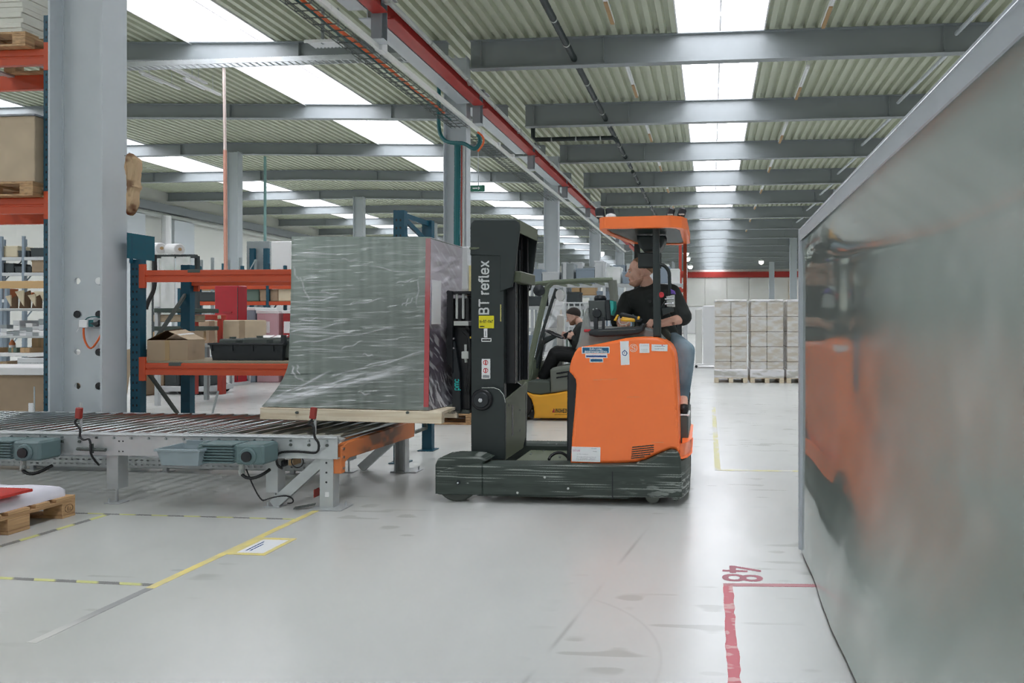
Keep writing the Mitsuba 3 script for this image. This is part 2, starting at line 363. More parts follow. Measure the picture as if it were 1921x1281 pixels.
mat('ink_grey', '#8d9298', .5)
mat('text_white', '#c8cccc', .5)
mat('ink_teal', '#1fb5b0', .5)
mat('ink_pink', '#c98aa8', .5)
NS = 5.16                      # near side of the hood
RT = thing('reach_truck', 'orange reach truck with a raised black mast, carrying a wrapped crate', 'reach truck')
hood = xz([(1069, 870.5), (1072, 820), (1077, 765), (1080, 722), (1078.8, 712.4), (1074, 705), (1067, 698), (1067.5, 688), (1071, 674.5), (1077, 661), (1083.7, 652), (1104, 648), (1128.7, 643.6), (1150, 639), (1169.5, 635),
           (1187, 632.6), (1204.6, 631.6), (1220, 631.8), (1232.7, 633), (1246.8, 638), (1258, 647.8), (1265, 660.4), (1268, 677), (1270.7, 719.5), (1273.5, 780), (1275, 853), (1270.7, 848.5), (1266, 844.3), (1258, 843.2), (1239.7, 850), (1225, 856.5), (1211.6, 862.8), (1190.5, 869), (1148, 871)], NS)
part(RT, 'hood', MB().slab(hood, NS, 5.56, .028), 'orange_paint', smooth=50)
# louvre slots: dark recessed bars let into the hood
for (x0, y0, x1, y1) in ((1186, 839, 1226.5, 834.8), (1185.6, 843.2, 1226.5, 839), (1185.2, 847.4, 1226.5, 843), (1184.8, 851.5, 1226, 847), (1184.5, 855.6, 1220, 851.6), (1184.3, 859.4, 1209, 856.5)):
    p, q = atY(x0, y0, NS), atY(x1, y1, NS); part(RT, 'louvre', MB().bar((p[0], NS, p[2]), (q[0], NS, q[2]), .006, .0068), 'black_mat')

for (x0, y0, x1, y1, w) in ((1113, 712.5, 1158, 710.8, .0035), (1176, 744.8, 1200, 744.4, .003), (1222, 829.5, 1245, 829.5, .004)):
    p, q = atY(x0, y0, NS), atY(x1, y1, NS); part(RT, 'scratch', MB().bar((p[0], NS - .0006, p[2]), (q[0], NS - .0006, q[2]), .001, w), mat('scratch_mat', '#e8956a', .5))
# stickers on the hood
def sticker(x0, y0, x1, y1, m, Y=NS, name='sticker', tilt=0, par=RT, t=.0015, label=None):
    a, b = atY(x0, y0, Y), atY(x1, y1, Y)
    cx, cz = (a[0] + b[0]) / 2, (a[2] + b[2]) / 2
    M = rotm([0, 1, 0], tilt, (cx, Y, cz))
    return part(par, name, MB().box(a[0], b[0], Y - t, Y + .001, b[2], a[2], M), m, smooth=False, label=label)
def letters(par, text, px, py, px1, Y, m, bold=False, rot=0, lift=.0022, name='lettering', hpx=None, centre=False):
    """text from pixel (px, py) (lower left) to pixel px1 at the plane Y, facing the camera; with rot=90 it runs upwards and px1 is its end in y"""
    h = 1.0; t = meshkit.text_mesh(text, h, .0006 / 1, bold)
    v = np.array(t.vertices); w = v[:, 0].max() - v[:, 0].min(); v[:, 0] -= v[:, 0].min()
    a = atY(px, py, Y)
    if rot == 90: L = abs(atY(px, px1, Y)[2] - a[2])
    else: L = abs(atY(px1, py, Y)[0] - a[0])
    s = L / w; sy = s if hpx is None else abs(atY(px, py - hpx, Y)[2] - a[2]) / 1.0
    if rot == 90 and hpx is not None: sy = abs(atY(px + hpx, py, Y)[0] - a[0])
    x, y, z = v[:, 0] * s, v[:, 1] * sy, v[:, 2]
    if rot == 90: V = np.stack([a[0] - y, Y - lift - z * 0 - v[:, 2], a[2] + x], 1)
    else: V = np.stack([a[0] + x, Y - lift - v[:, 2], a[2] + y], 1)
    f = np.array(t.faces)
    return part(par, name, trimesh.Trimesh(V, f, process=False), m, smooth=False)
s1 = sticker(1091.3, 650.3, 1143.6, 663.2, 'sticker_white', label='blue and white warning sticker', tilt=-.8); part(s1, 'field', MB().box(atY(1093, 0, NS)[0], atY(1142, 0, NS)[0], NS - .0022, NS - .001, atY(1093, 661.7, NS)[2] - .0, atY(1093, 652, NS)[2]), 'sticker_blue')
letters(s1, 'Beim Laden', 1106, 656.3, 1129.5, NS, 'sticker_white', True, hpx=3.6); letters(s1, 'Batteriehaube öffnen', 1097, 661, 1139, NS, 'sticker_white', True, hpx=3.6)
s2 = sticker(1098, 663.6, 1139.4, 671.5, 'sticker_white', tilt=-.8); part(s2, 'field', MB().box(atY(1099.5, 0, NS)[0], atY(1137.5, 0, NS)[0], NS - .0022, NS - .001, atY(1099.5, 669.8, NS)[2], atY(1099.5, 666.5, NS)[2]), 'ink_blue')
s3 = sticker(1106, 671.8, 1131.5, 679.8, 'sticker_white', tilt=-.8); part(s3, 'field', MB().box(atY(1108, 0, NS)[0], atY(1130, 0, NS)[0], NS - .0022, NS - .001, atY(1108, 678.3, NS)[2], atY(1108, 673.2, NS)[2]), 'sticker_blue')
s4 = sticker(1164, 639.8, 1180.3, 684.4, 'sticker_white', tilt=-2.2, label='tall white inspection sticker with a blue ring')
a = atY(1172, 662.5, NS)
def ring(cx, y, cz, r, w, n=24, t=.0008):
    g = np.arange(n) * 2 * np.pi / n; o, i = MB(), None
    V = [(cx + rr * math.cos(q), y, cz + rr * math.sin(q)) for rr in (r, r - w) for q in g]
    return MB().raw(V, [[k, (k + 1) % n, n + (k + 1) % n, n + k] for k in range(n)])
part(s4, 'ring_mark', ring(a[0], NS - .003, a[2], .019, .005).box(a[0] - .003, a[0] + .003, NS - .003, NS - .0025, a[2] + .019, a[2] + .026).box(a[0] - .002, a[0] + .002, NS - .003, NS - .0025, a[2] - .004, a[2] + .009), 'ink_blue')
a = atY(1188.3, 652.7, NS); rg = part(RT, 'round_badge', ring(a[0], NS - .001, a[2], .0305, .005), mat('badge_white', '#f2c9b4', .5), smooth=False); letters(rg, 'S', 1184.2, 657.2, 1192.6, NS, 'badge_white', True, hpx=9.2, lift=.0012)
s5 = sticker(1199.6, 644.5, 1218.3, 661.9, 'sticker_white', tilt=-1)
m = MB()
for y in (649, 655.5, 658.5): p, q = atY(1202, y, NS), atY(1216, y, NS); m.box(p[0], q[0], NS - .0022, NS - .0014, p[2], p[2] + .0016)
part(s5, 'print', m, 'ink_grey')
s6 = sticker(1222.3, 646, 1252.3, 658.6, 'sticker_white', tilt=1.2)
m = MB()
for y, w in ((650, 20), (654.6, 18)): p, q = atY(1228, y, NS), atY(1228 + w, y, NS); m.box(p[0], q[0], NS - .0022, NS - .0014, p[2], p[2] + .003)
part(s6, 'print', m, 'ink_grey'); p = atY(1241, 648.2, NS); part(s6, 'red_mark', MB().box(p[0], p[0] + .012, NS - .0022, NS - .0014, p[2], p[2] + .005), 'ink_red')
s7 = sticker(1072.5, 837.8, 1126.3, 866.6, 'sticker_white', tilt=.5, label='white data sheet with lines of print')
m = MB()
for y, x0, x1 in ((852, 1082, 1104), (857, 1082, 1118), (860, 1081, 1118), (862.5, 1081, 1118)): p, q = atY(x0, y, NS), atY(x1, y, NS); m.box(p[0], q[0], NS - .0022, NS - .0014, p[2], p[2] + .0022)
for y, x0, x1 in ((841.5, 1108, 1119), (847, 1112, 1120)): p, q = atY(x0, y, NS), atY(x1, y, NS); m.box(p[0], q[0], NS - .0022, NS - .0014, p[2], p[2] + .003)
part(s7, 'print', m, 'ink_grey'); letters(s7, 'PRÜFPLAN', 1075, 846.5, 1088, NS, 'ink_pink', True, hpx=3.2)
# chassis: support arms, wheel covers, skirt with the hump, rear corner
NA = 5.10
arm = xz([(903, 871), (1069, 871.5), (1148, 872.5), (1192, 871), (1213, 864.5), (1240, 852), (1258, 845), (1266, 846), (1272, 851), (1276, 861), (1278, 880), (1279, 934), (1150, 934), (1000, 931.5), (903, 930)], NA)
part(RT, 'skirt', MB().slab(arm, NA, 5.27, .014), 'scuffed', smooth=40)
x0, x1 = atY(1268, 0, NA)[0], atY(1293, 0, 5.3)[0]
rear = [(x0 - .03, 5.3), (x0 - .03, NA + .012), (x0 + .0, NA + .012), (x0 + .02, NA + .02), (x1 - .03, 5.22), (x1, 5.4), (x1 - .01, 6.1), (x1 - .08, 6.3), (x0 - .03, 6.3)]
part(RT, 'rear_bumper', MB().slab(rear, .05, .34, .012, axis='z'), 'scuffed', smooth=40)
part(RT, 'rear_panel', MB().slab([(max(a, x0 + .025), max(b, NS + .01)) if b < 5.25 else (a if a > x0 else x0 + .025, b) for a, b in rear], .345, .46, .02, axis='z'), 'orange_paint')
seam = atY(1149, 0, NA)[0]; part(RT, 'skirt_joint', MB().box(seam - .004, seam + .004, NA - .002, NA + .01, .06, .255), 'black_mat')
z6 = atY(903, 0, NA)[0]
part(RT, 'support_arm', MB().box(z6 - .05, -.6, 5.12, 5.3, .05, .262, b=.012), 'scuffed')
part(RT, 'support_arm', MB().box(z6 - .35, -.3, 6.18, 6.36, .05, .262, b=.02), 'scuffed')
part(RT, 'base_plate', MB().box(atY(948, 0, 5.4)[0], -.6, 5.29, 6.18, .185, .205), 'olive_plate')
for q in ((996, 852), (1050, 858), (1020, 846)): p = atZ(q[0], q[1], .206); part(RT, 'bolt', MB().cyl((p[0], p[1], .2), (p[0], p[1], .214), .009, 8), 'chrome')
part(RT, 'hose', MB().tube(bez([atY(1030, 862, 5.45), atY(1038, 852, 5.5), atY(1052, 849, 5.5), atY(1064, 856, 5.45), atY(1070, 866, 5.4)]), .012), 'cable_black')
cov = xz([(817, 890), (826, 884), (845, 877), (875, 872), (904, 869.5), (904.5, 929), (826, 928), (817, 926)], NA)
part(RT, 'wheel_cover', MB().slab(cov, NA, 5.24, .006), 'scuffed')
cov2 = xz([(816.5, 926), (816.5, 872), (821, 861), (832, 856.5), (850, 854.5), (880, 855), (897, 857), (914, 863.5), (905, 870), (904, 905)], 5.13)
part(RT, 'wheel_guard', MB().slab(cov2, 5.125, 5.33, .01), 'scuffed', smooth=40)
part(RT, 'wheel_cover', MB().slab([(a, b) for a, b in cov], 6.2, 6.36, .01), 'scuffed')
w = atY(862, 905, 5.2)
for y in (5.135, 6.22):
    k = part(RT, 'load_wheel', MB().lathe([(.08, 0), (.155, .004), (.168, .015), (.168, .105), (.155, .116), (.08, .12)], (w[0], y, .168), (0, 1, 0), 32), mat('wheel_tyre', '#4b514c', .6))
    part(k, 'hub', MB().lathe([(.03, 0), (.075, .004), (.075, .01)], (w[0], y - .008, .168), (0, 1, 0), 20), 'dark_steel')
p = atY(860, 905, NA); part(RT, 'axle_bolt', MB().cyl((p[0], NA - .012, p[2]), (p[0], NA, p[2]), .015, 10), 'black_mat'); part(RT, 'bolt', MB().cyl((p[0], NA - .016, p[2]), (p[0], NA, p[2]), .007, 8), 'chrome')
for q in ((1022, 895), (971, 924), (1066, 916)): p = atY(q[0], q[1], NA); part(RT, 'bolt', MB().cyl((p[0], NA - .006, p[2]), (p[0], NA + .01, p[2]), .009, 8), 'pipe_grey')
w = atY(1225, 930, 5.25); part(RT, 'castor_wheel', MB().lathe([(.03, 0), (.05, .004), (.055, .012), (.055, .048), (.05, .056), (.03, .06)], (w[0], 5.2, .055), (0, 1, 0), 20), mat('castor_grey', '#7d837c', .55))
part(RT, 'drive_wheel', MB().lathe([(.1, 0), (.17, .01), (.17, .1), (.1, .11)], (-.55, 5.75, .17), (0, 1, 0), 24), 'rubber')
# inner body: battery box, cowl, tray, seat base
part(RT, 'battery_box', MB().slab(xz([(1063, 868), (1064, 700), (1072, 690), (1100, 690), (1100, 868)], 5.3), 5.3, 6.2, .012), 'black_mat')
part(RT, 'body_side', MB().box(atY(1090, 0, 5.5)[0], atY(1273, 0, 5.57)[0], 5.55, 5.62, .26, 1.12, b=.02), 'dark_steel')
cowl = xz([(1080, 655), (1086, 640), (1093, 605), (1097, 588), (1102, 577), (1106, 577), (1108, 612), (1150, 613), (1205, 612), (1232, 619), (1248, 636), (1235, 645), (1150, 655)], 5.34)
part(RT, 'cowl', MB().slab(cowl, 5.30, 5.95, .022), 'grey_cowl', smooth=45)
part(RT, 'cowl_lamp', MB().box(atY(1096, 0, 5.3)[0], atY(1108, 0, 5.3)[0], 5.285, 5.31, atY(1096, 622.5, 5.3)[2], atY(1096, 617.5, 5.3)[2], b=.004), 'ink_red')
tray = xz([(1106, 622), (1112, 617.5), (1200, 613), (1207, 606), (1211, 608), (1208, 620), (1198, 626), (1170, 630), (1120, 632), (1108, 629)], 5.28)
part(RT, 'tray', MB().slab(tray, 5.22, 5.5, .012), 'black_mat', smooth=45)
part(RT, 'tray_edge', MB().tube([atY(1115, 621, 5.225), atY(1160, 619.5, 5.215), atY(1192, 618, 5.22)], .004, 6), 'dark_steel')
tm = part(RT, 'terminal', MB().slab(xz([(1104, 564), (1136, 563), (1138, 601), (1108, 603)], 5.32), 5.30, 5.36, .012), mat('terminal_grey', '#444b4a', .5), smooth=45)
part(tm, 'terminal_front', MB().slab(xz([(1136, 563), (1144, 562.5), (1147, 600), (1138, 601)], 5.32), 5.29, 5.5, .006), 'black_mat')
part(tm, 'terminal_screen', MB().slab(xz([(1144, 563.5), (1151, 564.5), (1152, 578), (1147, 592), (1146, 590)], 5.34), 5.32, 5.5, .003), mat('screen_teal', '#3fb5ad', .3))
part(tm, 'terminal_mount', MB().cyl(atY(1120, 588, 5.31), atY(1120, 588, 5.27), .035, 14, bev=.008).bar(atY(1118, 590, 5.29), atY(1118, 620, 5.29), .03, .03).bar(atY(1132, 595, 5.29), atY(1132, 620, 5.29), .022, .02), 'black_mat')
part(tm, 'mount_screw', MB().cyl(atY(1113, 580, 5.3), atY(1113, 580, 5.288), .006, 8).cyl(atY(1119, 579, 5.3), atY(1119, 579, 5.288), .006, 8), 'chrome')
part(RT, 'joystick', MB().lathe([(.015, -.03), (.03, -.01), (.045, .01), (.05, .03), (.04, .05), (.006, .058)], atY(1126, 567, 5.45), (0, 0, 1), 14), 'black_mat')
part(RT, 'rear_step', MB().box(atY(1274, 0, 5.4)[0], atY(1292, 0, 5.5)[0], 5.4, 6.1, .38, .645, b=.012), 'dark_steel')
part(RT, 'seat_base', MB().box(-.62, -.30, 5.66, 6.2, .26, .85, b=.03), 'dark_steel')
part(RT, 'seat', MB().box(-.70, -.24, 5.62, 6.18, .85, .98, b=.04).box(-.66, -.26, 6.08, 6.22, .95, 1.5, b=.04), 'black_mat')
part(RT, 'armrest', MB().slab(xz([(1238, 618), (1250, 614), (1258, 628), (1256, 640), (1240, 638)], 5.5), 5.46, 5.62, .02), mat('arm_olive', '#31382f', .55), smooth=45)
# overhead guard
G = [(-.80, 5.16), (-.30, 5.13), (-.22, 5.18), (-.185, 5.30), (-.19, 6.20), (-.25, 6.32), (-.62, 6.32), (-.70, 6.25), (-.84, 5.45), (-.84, 5.22)]
Go = rounded(G, .045, 5); Gi = np.array(Polygon(Go).buffer(-.055).exterior.coords)[:-1]
frame = trimesh.creation.extrude_polygon(Polygon(Go, [Gi[::-1]]), .085, engine='earcut'); frame.apply_translation([0, 0, 2.042])
part(RT, 'overhead_guard', frame, 'orange_paint', smooth=35, label='orange rounded overhead guard frame')
part(RT, 'guard_panel', MB().slab(np.array(Polygon(Go).buffer(-.05).exterior.coords)[:-1], 2.052, 2.062, axis='z'), mat('smoked', '#26302f', .4))
for i in range(5):
    x = -.70 + i * .10; part(RT, 'guard_bar', MB().box(x - .012, x + .012, 5.24, 6.26, 2.064, 2.10), 'black_mat')
part(RT, 'pillar', MB().slab(xz([(1224, 418), (1236, 418), (1239.5, 632), (1225.5, 632)], 5.22), 5.22, 5.30, .008), 'mast_paint', smooth=45)
part(RT, 'rear_pillar', MB().bar((-.235, 6.24, 1.45), (-.235, 6.24, 2.05), .03, .03), mat('pillar_red', '#a8442a', .45))
part(RT, 'rear_pillar', MB().bar((-.66, 6.24, .4), (-.66, 6.24, 2.05), .05, .05), 'mast_paint')
for (x, y, wd) in ((1118, 392, .07), (1137, 388, .07), (1251, 392, .055), (1272, 398, .055)):
    p = atY(x, y, 5.35 if x > 1200 else 5.4); z = 2.127
    lk = part(RT, 'work_lamp', MB().box(p[0], p[0] + wd, p[1] - .03, p[1] + .03, z + .02, z + .10, rotm([0, 1, 0], 18 if x > 1200 else -8, (p[0], p[1], z + .05)), b=.012).box(p[0] + wd / 2 - .012, p[0] + wd / 2 + .012, p[1] - .012, p[1] + .012, z - .01, z + .03), 'black_mat')
    part(lk, 'lens', MB().box(p[0] + .006, p[0] + wd - .006, p[1] - .036, p[1] - .028, z + .03, z + .04), 'pipe_grey')
p = atY(1146, 401, 5.36); part(RT, 'beacon', MB().lathe([(.045, 0), (.045, .03), (.034, .05), (.012, .058)], (p[0], 5.36, 2.125), (0, 0, 1), 16), 'white_gloss', label='small white dome beacon')
# fan pod and camera monitor under the roof, grab handle
pod = xz([(1194, 441), (1248, 441), (1247, 452), (1241, 464), (1233, 471), (1208, 472), (1200, 464), (1195, 452)], 5.5)
part(RT, 'fan_pod', MB().slab(pod, 5.5, 5.72, .02), 'mast_paint', smooth=50)
part(RT, 'monitor', MB().slab(xz([(1196, 473.5), (1240, 474), (1240, 502), (1197, 502)], 5.36), 5.36, 5.44, .008), mat('monitor_mat', '#232b2b', .5))
hp = [atY(a, b, 5.30) for a, b in ((1237, 497), (1248, 500), (1254, 508), (1256, 520), (1256.5, 552), (1254, 562), (1240, 582))]
part(RT, 'grab_handle', MB().tube(bez(hp, 20), .013, 8), 'mast_paint')
part(RT, 'bracket', MB().slab(xz([(1240, 578), (1262, 574), (1264, 584), (1243, 592)], 5.3), 5.28, 5.34, .004), 'mast_paint')
part(RT, 'control_plate', MB().slab(xz([(1250, 556), (1266, 553), (1266.5, 576), (1251, 575)], 5.3), 5.275, 5.29, .003), 'pipe_grey')
part(RT, 'emergency_knob', MB().cyl(atY(1240.5, 553, 5.22), atY(1240.5, 553, 5.27), .022, 14, bev=.006), 'ink_red')
for y in (561, 570): part(RT, 'chrome_lever', MB().cyl(atY(1247, y, 5.26), atY(1262, y - 1, 5.27), .007, 10).lathe([(.004, 0), (.010, .006), (.010, .014), (.003, .02)], atY(1260, y - 1, 5.27), (1, 0, 0), 10), 'chrome')
part(RT, 'purple_clip', MB().slab(xz([(1258, 542), (1266, 546), (1268, 552), (1259, 551)], 5.29), 5.27, 5.31, .006), mat('purple', '#6a4fa8', .5))

# ---------------------------------------------------------------- mast
M0, M1 = 5.40, 5.98
cov = xz([(882.5, 478), (882.3, 427), (883.2, 419.5), (889.4, 413), (967, 413), (973, 416), (975.5, 424), (975, 432), (962.5, 530), (960.5, 538), (938, 547.5), (938, 480)], M0)
MT = part(RT, 'mast', MB().slab(xz([(883.2, 478), (940, 478), (945, 540), (946, 862), (884, 862)], M0 + .004), M0 + .004, M0 + .07, .004), 'mast_paint')
part(MT, 'mast_cover', MB().slab(cov, M0 - .004, M0 + .02, .004), 'mast_paint')
part(MT, 'mast_cover', MB().slab(cov, M1 - .02, M1, .004), 'mast_paint')
xa, xb = atY(890, 0, M0)[0], atY(973, 0, M0)[0]; zt = atY(920, 413, M0)[2]
part(MT, 'cover_top', MB().box(xa, xb, M0 + .01, M1 - .01, zt - .012, zt + .0), 'olive_plate')
part(MT, 'cover_lip', MB().box(xb - .005, xb + .008, M0 + .01, M1 - .01, zt - .10, zt - .002), 'olive_plate')
part(MT, 'cover_notch', MB().slab(xz([(880, 464), (899, 463.5), (899, 466), (890, 468), (881, 468)], M0 - .012), M0 - .012, M0 - .003), 'olive_plate')
xi = atY(946, 0, M0)[0]
def chan(y, x0, x1, m, z0=.86, z1=2.1, t=.05): return MB().box(x0, x1, y, y + t, z0, z1, b=.004)
for y in (M0 + .075, M1 - .125): part(MT, 'inner_channel', chan(y, xi - .20, xi + .065, 0), 'mast_inner')
for y in (M0 + .13, M1 - .18): part(MT, 'inner_channel', chan(y, xi - .16, xi + .03, 0), 'mast_inner')
part(MT, 'outer_channel', chan(M1 - .07, xi - .25, xi + .02, 0, t=.066), 'mast_paint')
part(MT, 'lift_cylinder', MB().cyl((xi - .02, 5.69, .86), (xi - .02, 5.69, 1.95), .045, 16), 'mast_inner')
part(MT, 'piston_rod', MB().cyl((xi + .03, M0 + .22, .86), (xi + .03, M0 + .22, 1.75), .016, 12), 'dark_steel')
part(MT, 'chain', MB().box(xi + .0, xi + .03, M1 - .25, M1 - .22, .86, 1.95), 'black_mat')
p = atY(979, 521, 5.6); part(MT, 'cross_member', MB().box(p[0] - .10, p[0] + .03, M0 + .06, M1 - .06, p[2] - .045, p[2] + .045, b=.008), 'olive_plate')
p = atY(986, 537, 5.8); part(MT, 'bolt', MB().cyl((p[0], 5.86, p[2]), (p[0] + .02, 5.86, p[2]), .014, 8), 'chrome')
pl = part(RT, 'mast_carriage', MB().slab(xz([(884, 862), (883.5, 790), (886, 745), (893, 733), (904, 727.5), (926, 727), (937, 731), (945, 741), (948, 755), (947.5, 862)], M0 - .03), M0 - .03, M0, .004), 'mast_paint', smooth=40)
part(pl, 'plate_edge', MB().tube([atY(a, b, M0 - .032) for a, b in ((904, 727.5), (926, 727), (937, 731), (945, 741), (948, 755))], .003, 5), 'pipe_grey')
xr_ = atY(947.5, 0, M0)[0]; zz0, zz1 = atY(947, 862, M0)[2], atY(947, 750, M0)[2]
part(pl, 'rear_plate', MB().slab([(M0 - .02, zz0), (M1 - .08, zz0), (M1 + .04, zz0 + .12), (M1 + .06, zz1 - .05), (M1 + .06, zz1 + .09), (M0 - .02, zz1)], xr_ - .008, xr_ + .008, .003, axis='x'), 'olive_plate')
part(pl, 'slot', MB().box(xr_ + .0085, xr_ + .0095, M0 + .16, M0 + .20, zz0 + .16, zz1 - .06), 'mast_inner')
for y, z in ((M0 + .40, zz0 + .34), (M0 + .40, zz0 + .17), (M0 + .07, zz1 - .05)): part(pl, 'hole', MB().cyl((xr_ + .0, y, z), (xr_ + .0095, y, z), .012, 8), 'mast_inner')
part(pl, 'far_plate', MB().slab(xz([(884, 862), (883.5, 790), (886, 745), (904, 727.5), (926, 727), (945, 741), (948, 755), (947.5, 862)], M0 - .03), M1, M1 + .03, .004), 'mast_paint')
for i, r in enumerate((.085, .062)):
    p = atY(905, 749.5, M0 - .03)
    part(pl, ('roller_flange', 'roller')[i], MB().lathe([(r * .2, 0), (r * .9, .0), (r, .008), (r, .02), (r * .9, .028)], (p[0], M0 - .055 - i * .016, p[2]), (0, 1, 0), 28), ('mast_inner', 'black_mat')[i])
part(pl, 'roller_pin', MB().lathe([(.004, 0), (.016, .004), (.018, .02)], (p[0], M0 - .088, p[2]), (0, 1, 0), 14), 'chrome')
letters(MT, 'BT reflex', 917.3, 590, 489, M0 + .004, 'text_white', True, rot=90, hpx=19)
st = sticker(898.2, 592, 926.8, 615.6, 'sticker_yellow', M0 + .004, label='yellow sticker with a truck number', t=.002)
letters(st, 'H-BT-047', 900, 605.5, 925.2, M0 + .004, 'ink_black', True, hpx=5.2, lift=.003)
p, q = atY(900, 613.3, M0), atY(908.5, 611.3, M0); part(st, 'print', MB().box(p[0], q[0], M0 + .0005, M0 + .002, p[2], q[2]), 'ink_black')
s = sticker(907.8, 616.2, 914.3, 633, 'sticker_white', M0 + .004); p, q = atY(910, 630, M0), atY(912, 621, M0); part(s, 'print', MB().box(p[0], q[0], M0 + .0005, M0 + .0022, p[2], q[2]), 'ink_grey')
s = sticker(903, 634, 922, 641, 'sticker_white', M0 + .004); p, q = atY(904.5, 639, M0), atY(920, 636.2, M0); part(s, 'print', MB().box(p[0], q[0], M0 + .0005, M0 + .0022, p[2], q[2]), 'ink_black')
s = sticker(903.7, 673, 919.8, 710.6, 'sticker_white', M0 + .004, label='white sticker with red pictograms')
for y in (680, 695):
    p = atY(911, y, M0); part(s, 'pictogram', ring(p[0], M0 + .001, p[2], .020, .005, 14).box(p[0] - .004, p[0] + .004, M0 + .001, M0 + .002, p[2] - .015, p[2] + .015), 'ink_red')
p, q = atY(905.5, 708.5, M0), atY(918, 703.5, M0); part(s, 'print', MB().box(p[0], q[0], M0 + .0005, M0 + .0022, p[2], q[2]), 'ink_grey')
part(MT, 'side_label', MB().box(atY(938.2, 0, M0)[0], atY(940, 0, M0)[0], M0 + .001, M0 + .004, atY(938.2, 603, M0)[2], atY(938.2, 571, M0)[2]), mat('label_strip', '#b9b06a', .5))
# fork carriage and forks
FC = part(RT, 'fork_carriage', MB().slab(xz([(838, 546), (840, 544.5), (848, 546), (849, 700), (846, 690), (839, 682), (837, 672)], 5.42), 5.42, 5.45, .003), 'mast_inner')
part(FC, 'side_plate', MB().slab(xz([(837.5, 640), (852, 640), (862, 700), (864, 770), (848, 772), (848, 692), (840, 684)], 5.44), 5.44, 5.47, .003), 'black_mat')
xa, xb = atY(838, 0, 5.45)[0], atY(884, 0, 5.45)[0]
part(FC, 'backrest_frame', MB().box(xa, xb, 5.44, 5.96, atY(860, 549, 5.45)[2] - .01, atY(860, 549, 5.45)[2] + .012, b=.004).box(xa, xa + .035, 5.92, 5.96, .7, atY(860, 549, 5.45)[2]), 'mast_inner')
for x in (857, 869): part(FC, 'guide_rod', MB().cyl(atY(x, 550, 5.47), atY(x, 598, 5.47), .011, 10), 'pipe_grey')
part(FC, 'upright_bar', MB().box(atY(861, 0, 5.49)[0], atY(866, 0, 5.49)[0], 5.48, 5.9, 1.36, 1.54).box(atY(874, 0, 5.49)[0], atY(880, 0, 5.49)[0], 5.48, 5.9, 1.30, 1.54).box(atY(846, 0, 5.49)[0], atY(851, 0, 5.49)[0], 5.48, 5.9, 1.2, 1.54), 'mast_inner')
part(FC, 'cylinder_head', MB().box(atY(851, 0, 5.44)[0], atY(879, 0, 5.44)[0], 5.435, 5.56, atY(851, 611, 5.45)[2], atY(851, 602, 5.45)[2], b=.004), 'pipe_grey')
part(FC, 'carriage_body', MB().box(atY(850, 0, 5.5)[0], atY(884, 0, 5.5)[0], 5.49, 5.9, atY(850, 768, 5.5)[2], atY(850, 612, 5.5)[2], b=.01), 'mast_inner')
for i in range(3):
    part(FC, 'hydraulic_hose', MB().tube(bez([atY(866 + 3 * i, 618, 5.46), atY(875 + 2 * i, 628, 5.44), atY(880 + i, 648, 5.44), atY(878 + 2 * i, 700, 5.45), atY(872 + 3 * i, 740, 5.46)]), .0075, 7), 'cable_black')
part(FC, 'valve_block', MB().box(atY(866, 0, 5.43)[0], atY(879, 0, 5.43)[0], 5.42, 5.48, atY(866, 673, 5.43)[2], atY(866, 659, 5.43)[2], b=.004).cyl(atY(873.5, 646, 5.45), atY(873.5, 660, 5.45), .011, 10).cyl(atY(873.5, 673, 5.45), atY(874.5, 680, 5.45), .012, 10), 'pipe_grey')
for q in ((851, 635), (851, 653)): p = atY(q[0], q[1], 5.435); part(FC, 'bolt', MB().cyl((p[0], 5.43, p[2]), (p[0], 5.446, p[2]), .008, 8), 'chrome')
part(FC, 'brass_fitting', MB().cyl(atY(883, 633, 5.41), atY(883, 633, 5.44), .009, 8), mat('brass', '#d0b04a', .3, metal=.6))
letters(FC, 'pmc', 861.5, 732, 711, 5.44, 'ink_teal', True, rot=90, hpx=11, lift=.003)
part(FC, 'fork_shoe', MB().slab(xz([(832, 765), (848, 757), (862, 757), (863, 772), (850, 778), (834, 776)], 5.45), 5.45, 5.6, .006), 'dark_steel')
zf = .66
for y in (5.50, 5.82):
    part(RT, 'fork', MB().box(-3.25, xb - .03, y, y + .10, .612, .650, b=.008).box(xb - .10, xb - .05, y, y + .10, .612, 1.25, b=.008), 'dark_steel')
p = 0
SC = thing('barcode_scanner', 'yellow and black handheld barcode scanner lying in the tray on the orange truck', 'scanner')
part(SC, 'body', MB().slab(xz([(1164, 601), (1168, 594), (1190, 597.5), (1192, 600), (1191, 604), (1166, 602.5)], 5.26), 5.24, 5.30, .008), mat('yellow_plastic', '#d9a62c', .45), smooth=45)
part(SC, 'head', MB().slab(xz([(1163, 590), (1167, 585.5), (1173, 587), (1200, 594.5), (1206, 600), (1202, 604), (1192, 604), (1190, 597), (1168, 594)], 5.28), 5.245, 5.315, .01), 'black_mat', smooth=45)
part(SC, 'grip', MB().slab(xz([(1151.5, 601), (1158, 590), (1161.5, 591), (1156, 602.5)], 5.27), 5.25, 5.285, .006), 'yellow_plastic')
part(SC, 'nose', MB().cyl(atY(1196, 596, 5.25), atY(1200, 597, 5.25), .014, 10), 'yellow_plastic')
part(SC, 'cable', MB().tube(bez([atY(1162, 594, 5.25), atY(1161, 603, 5.235), atY(1167, 609, 5.235), atY(1176, 607, 5.24), atY(1179, 603, 5.25)]), .003, 6), 'pipe_grey')

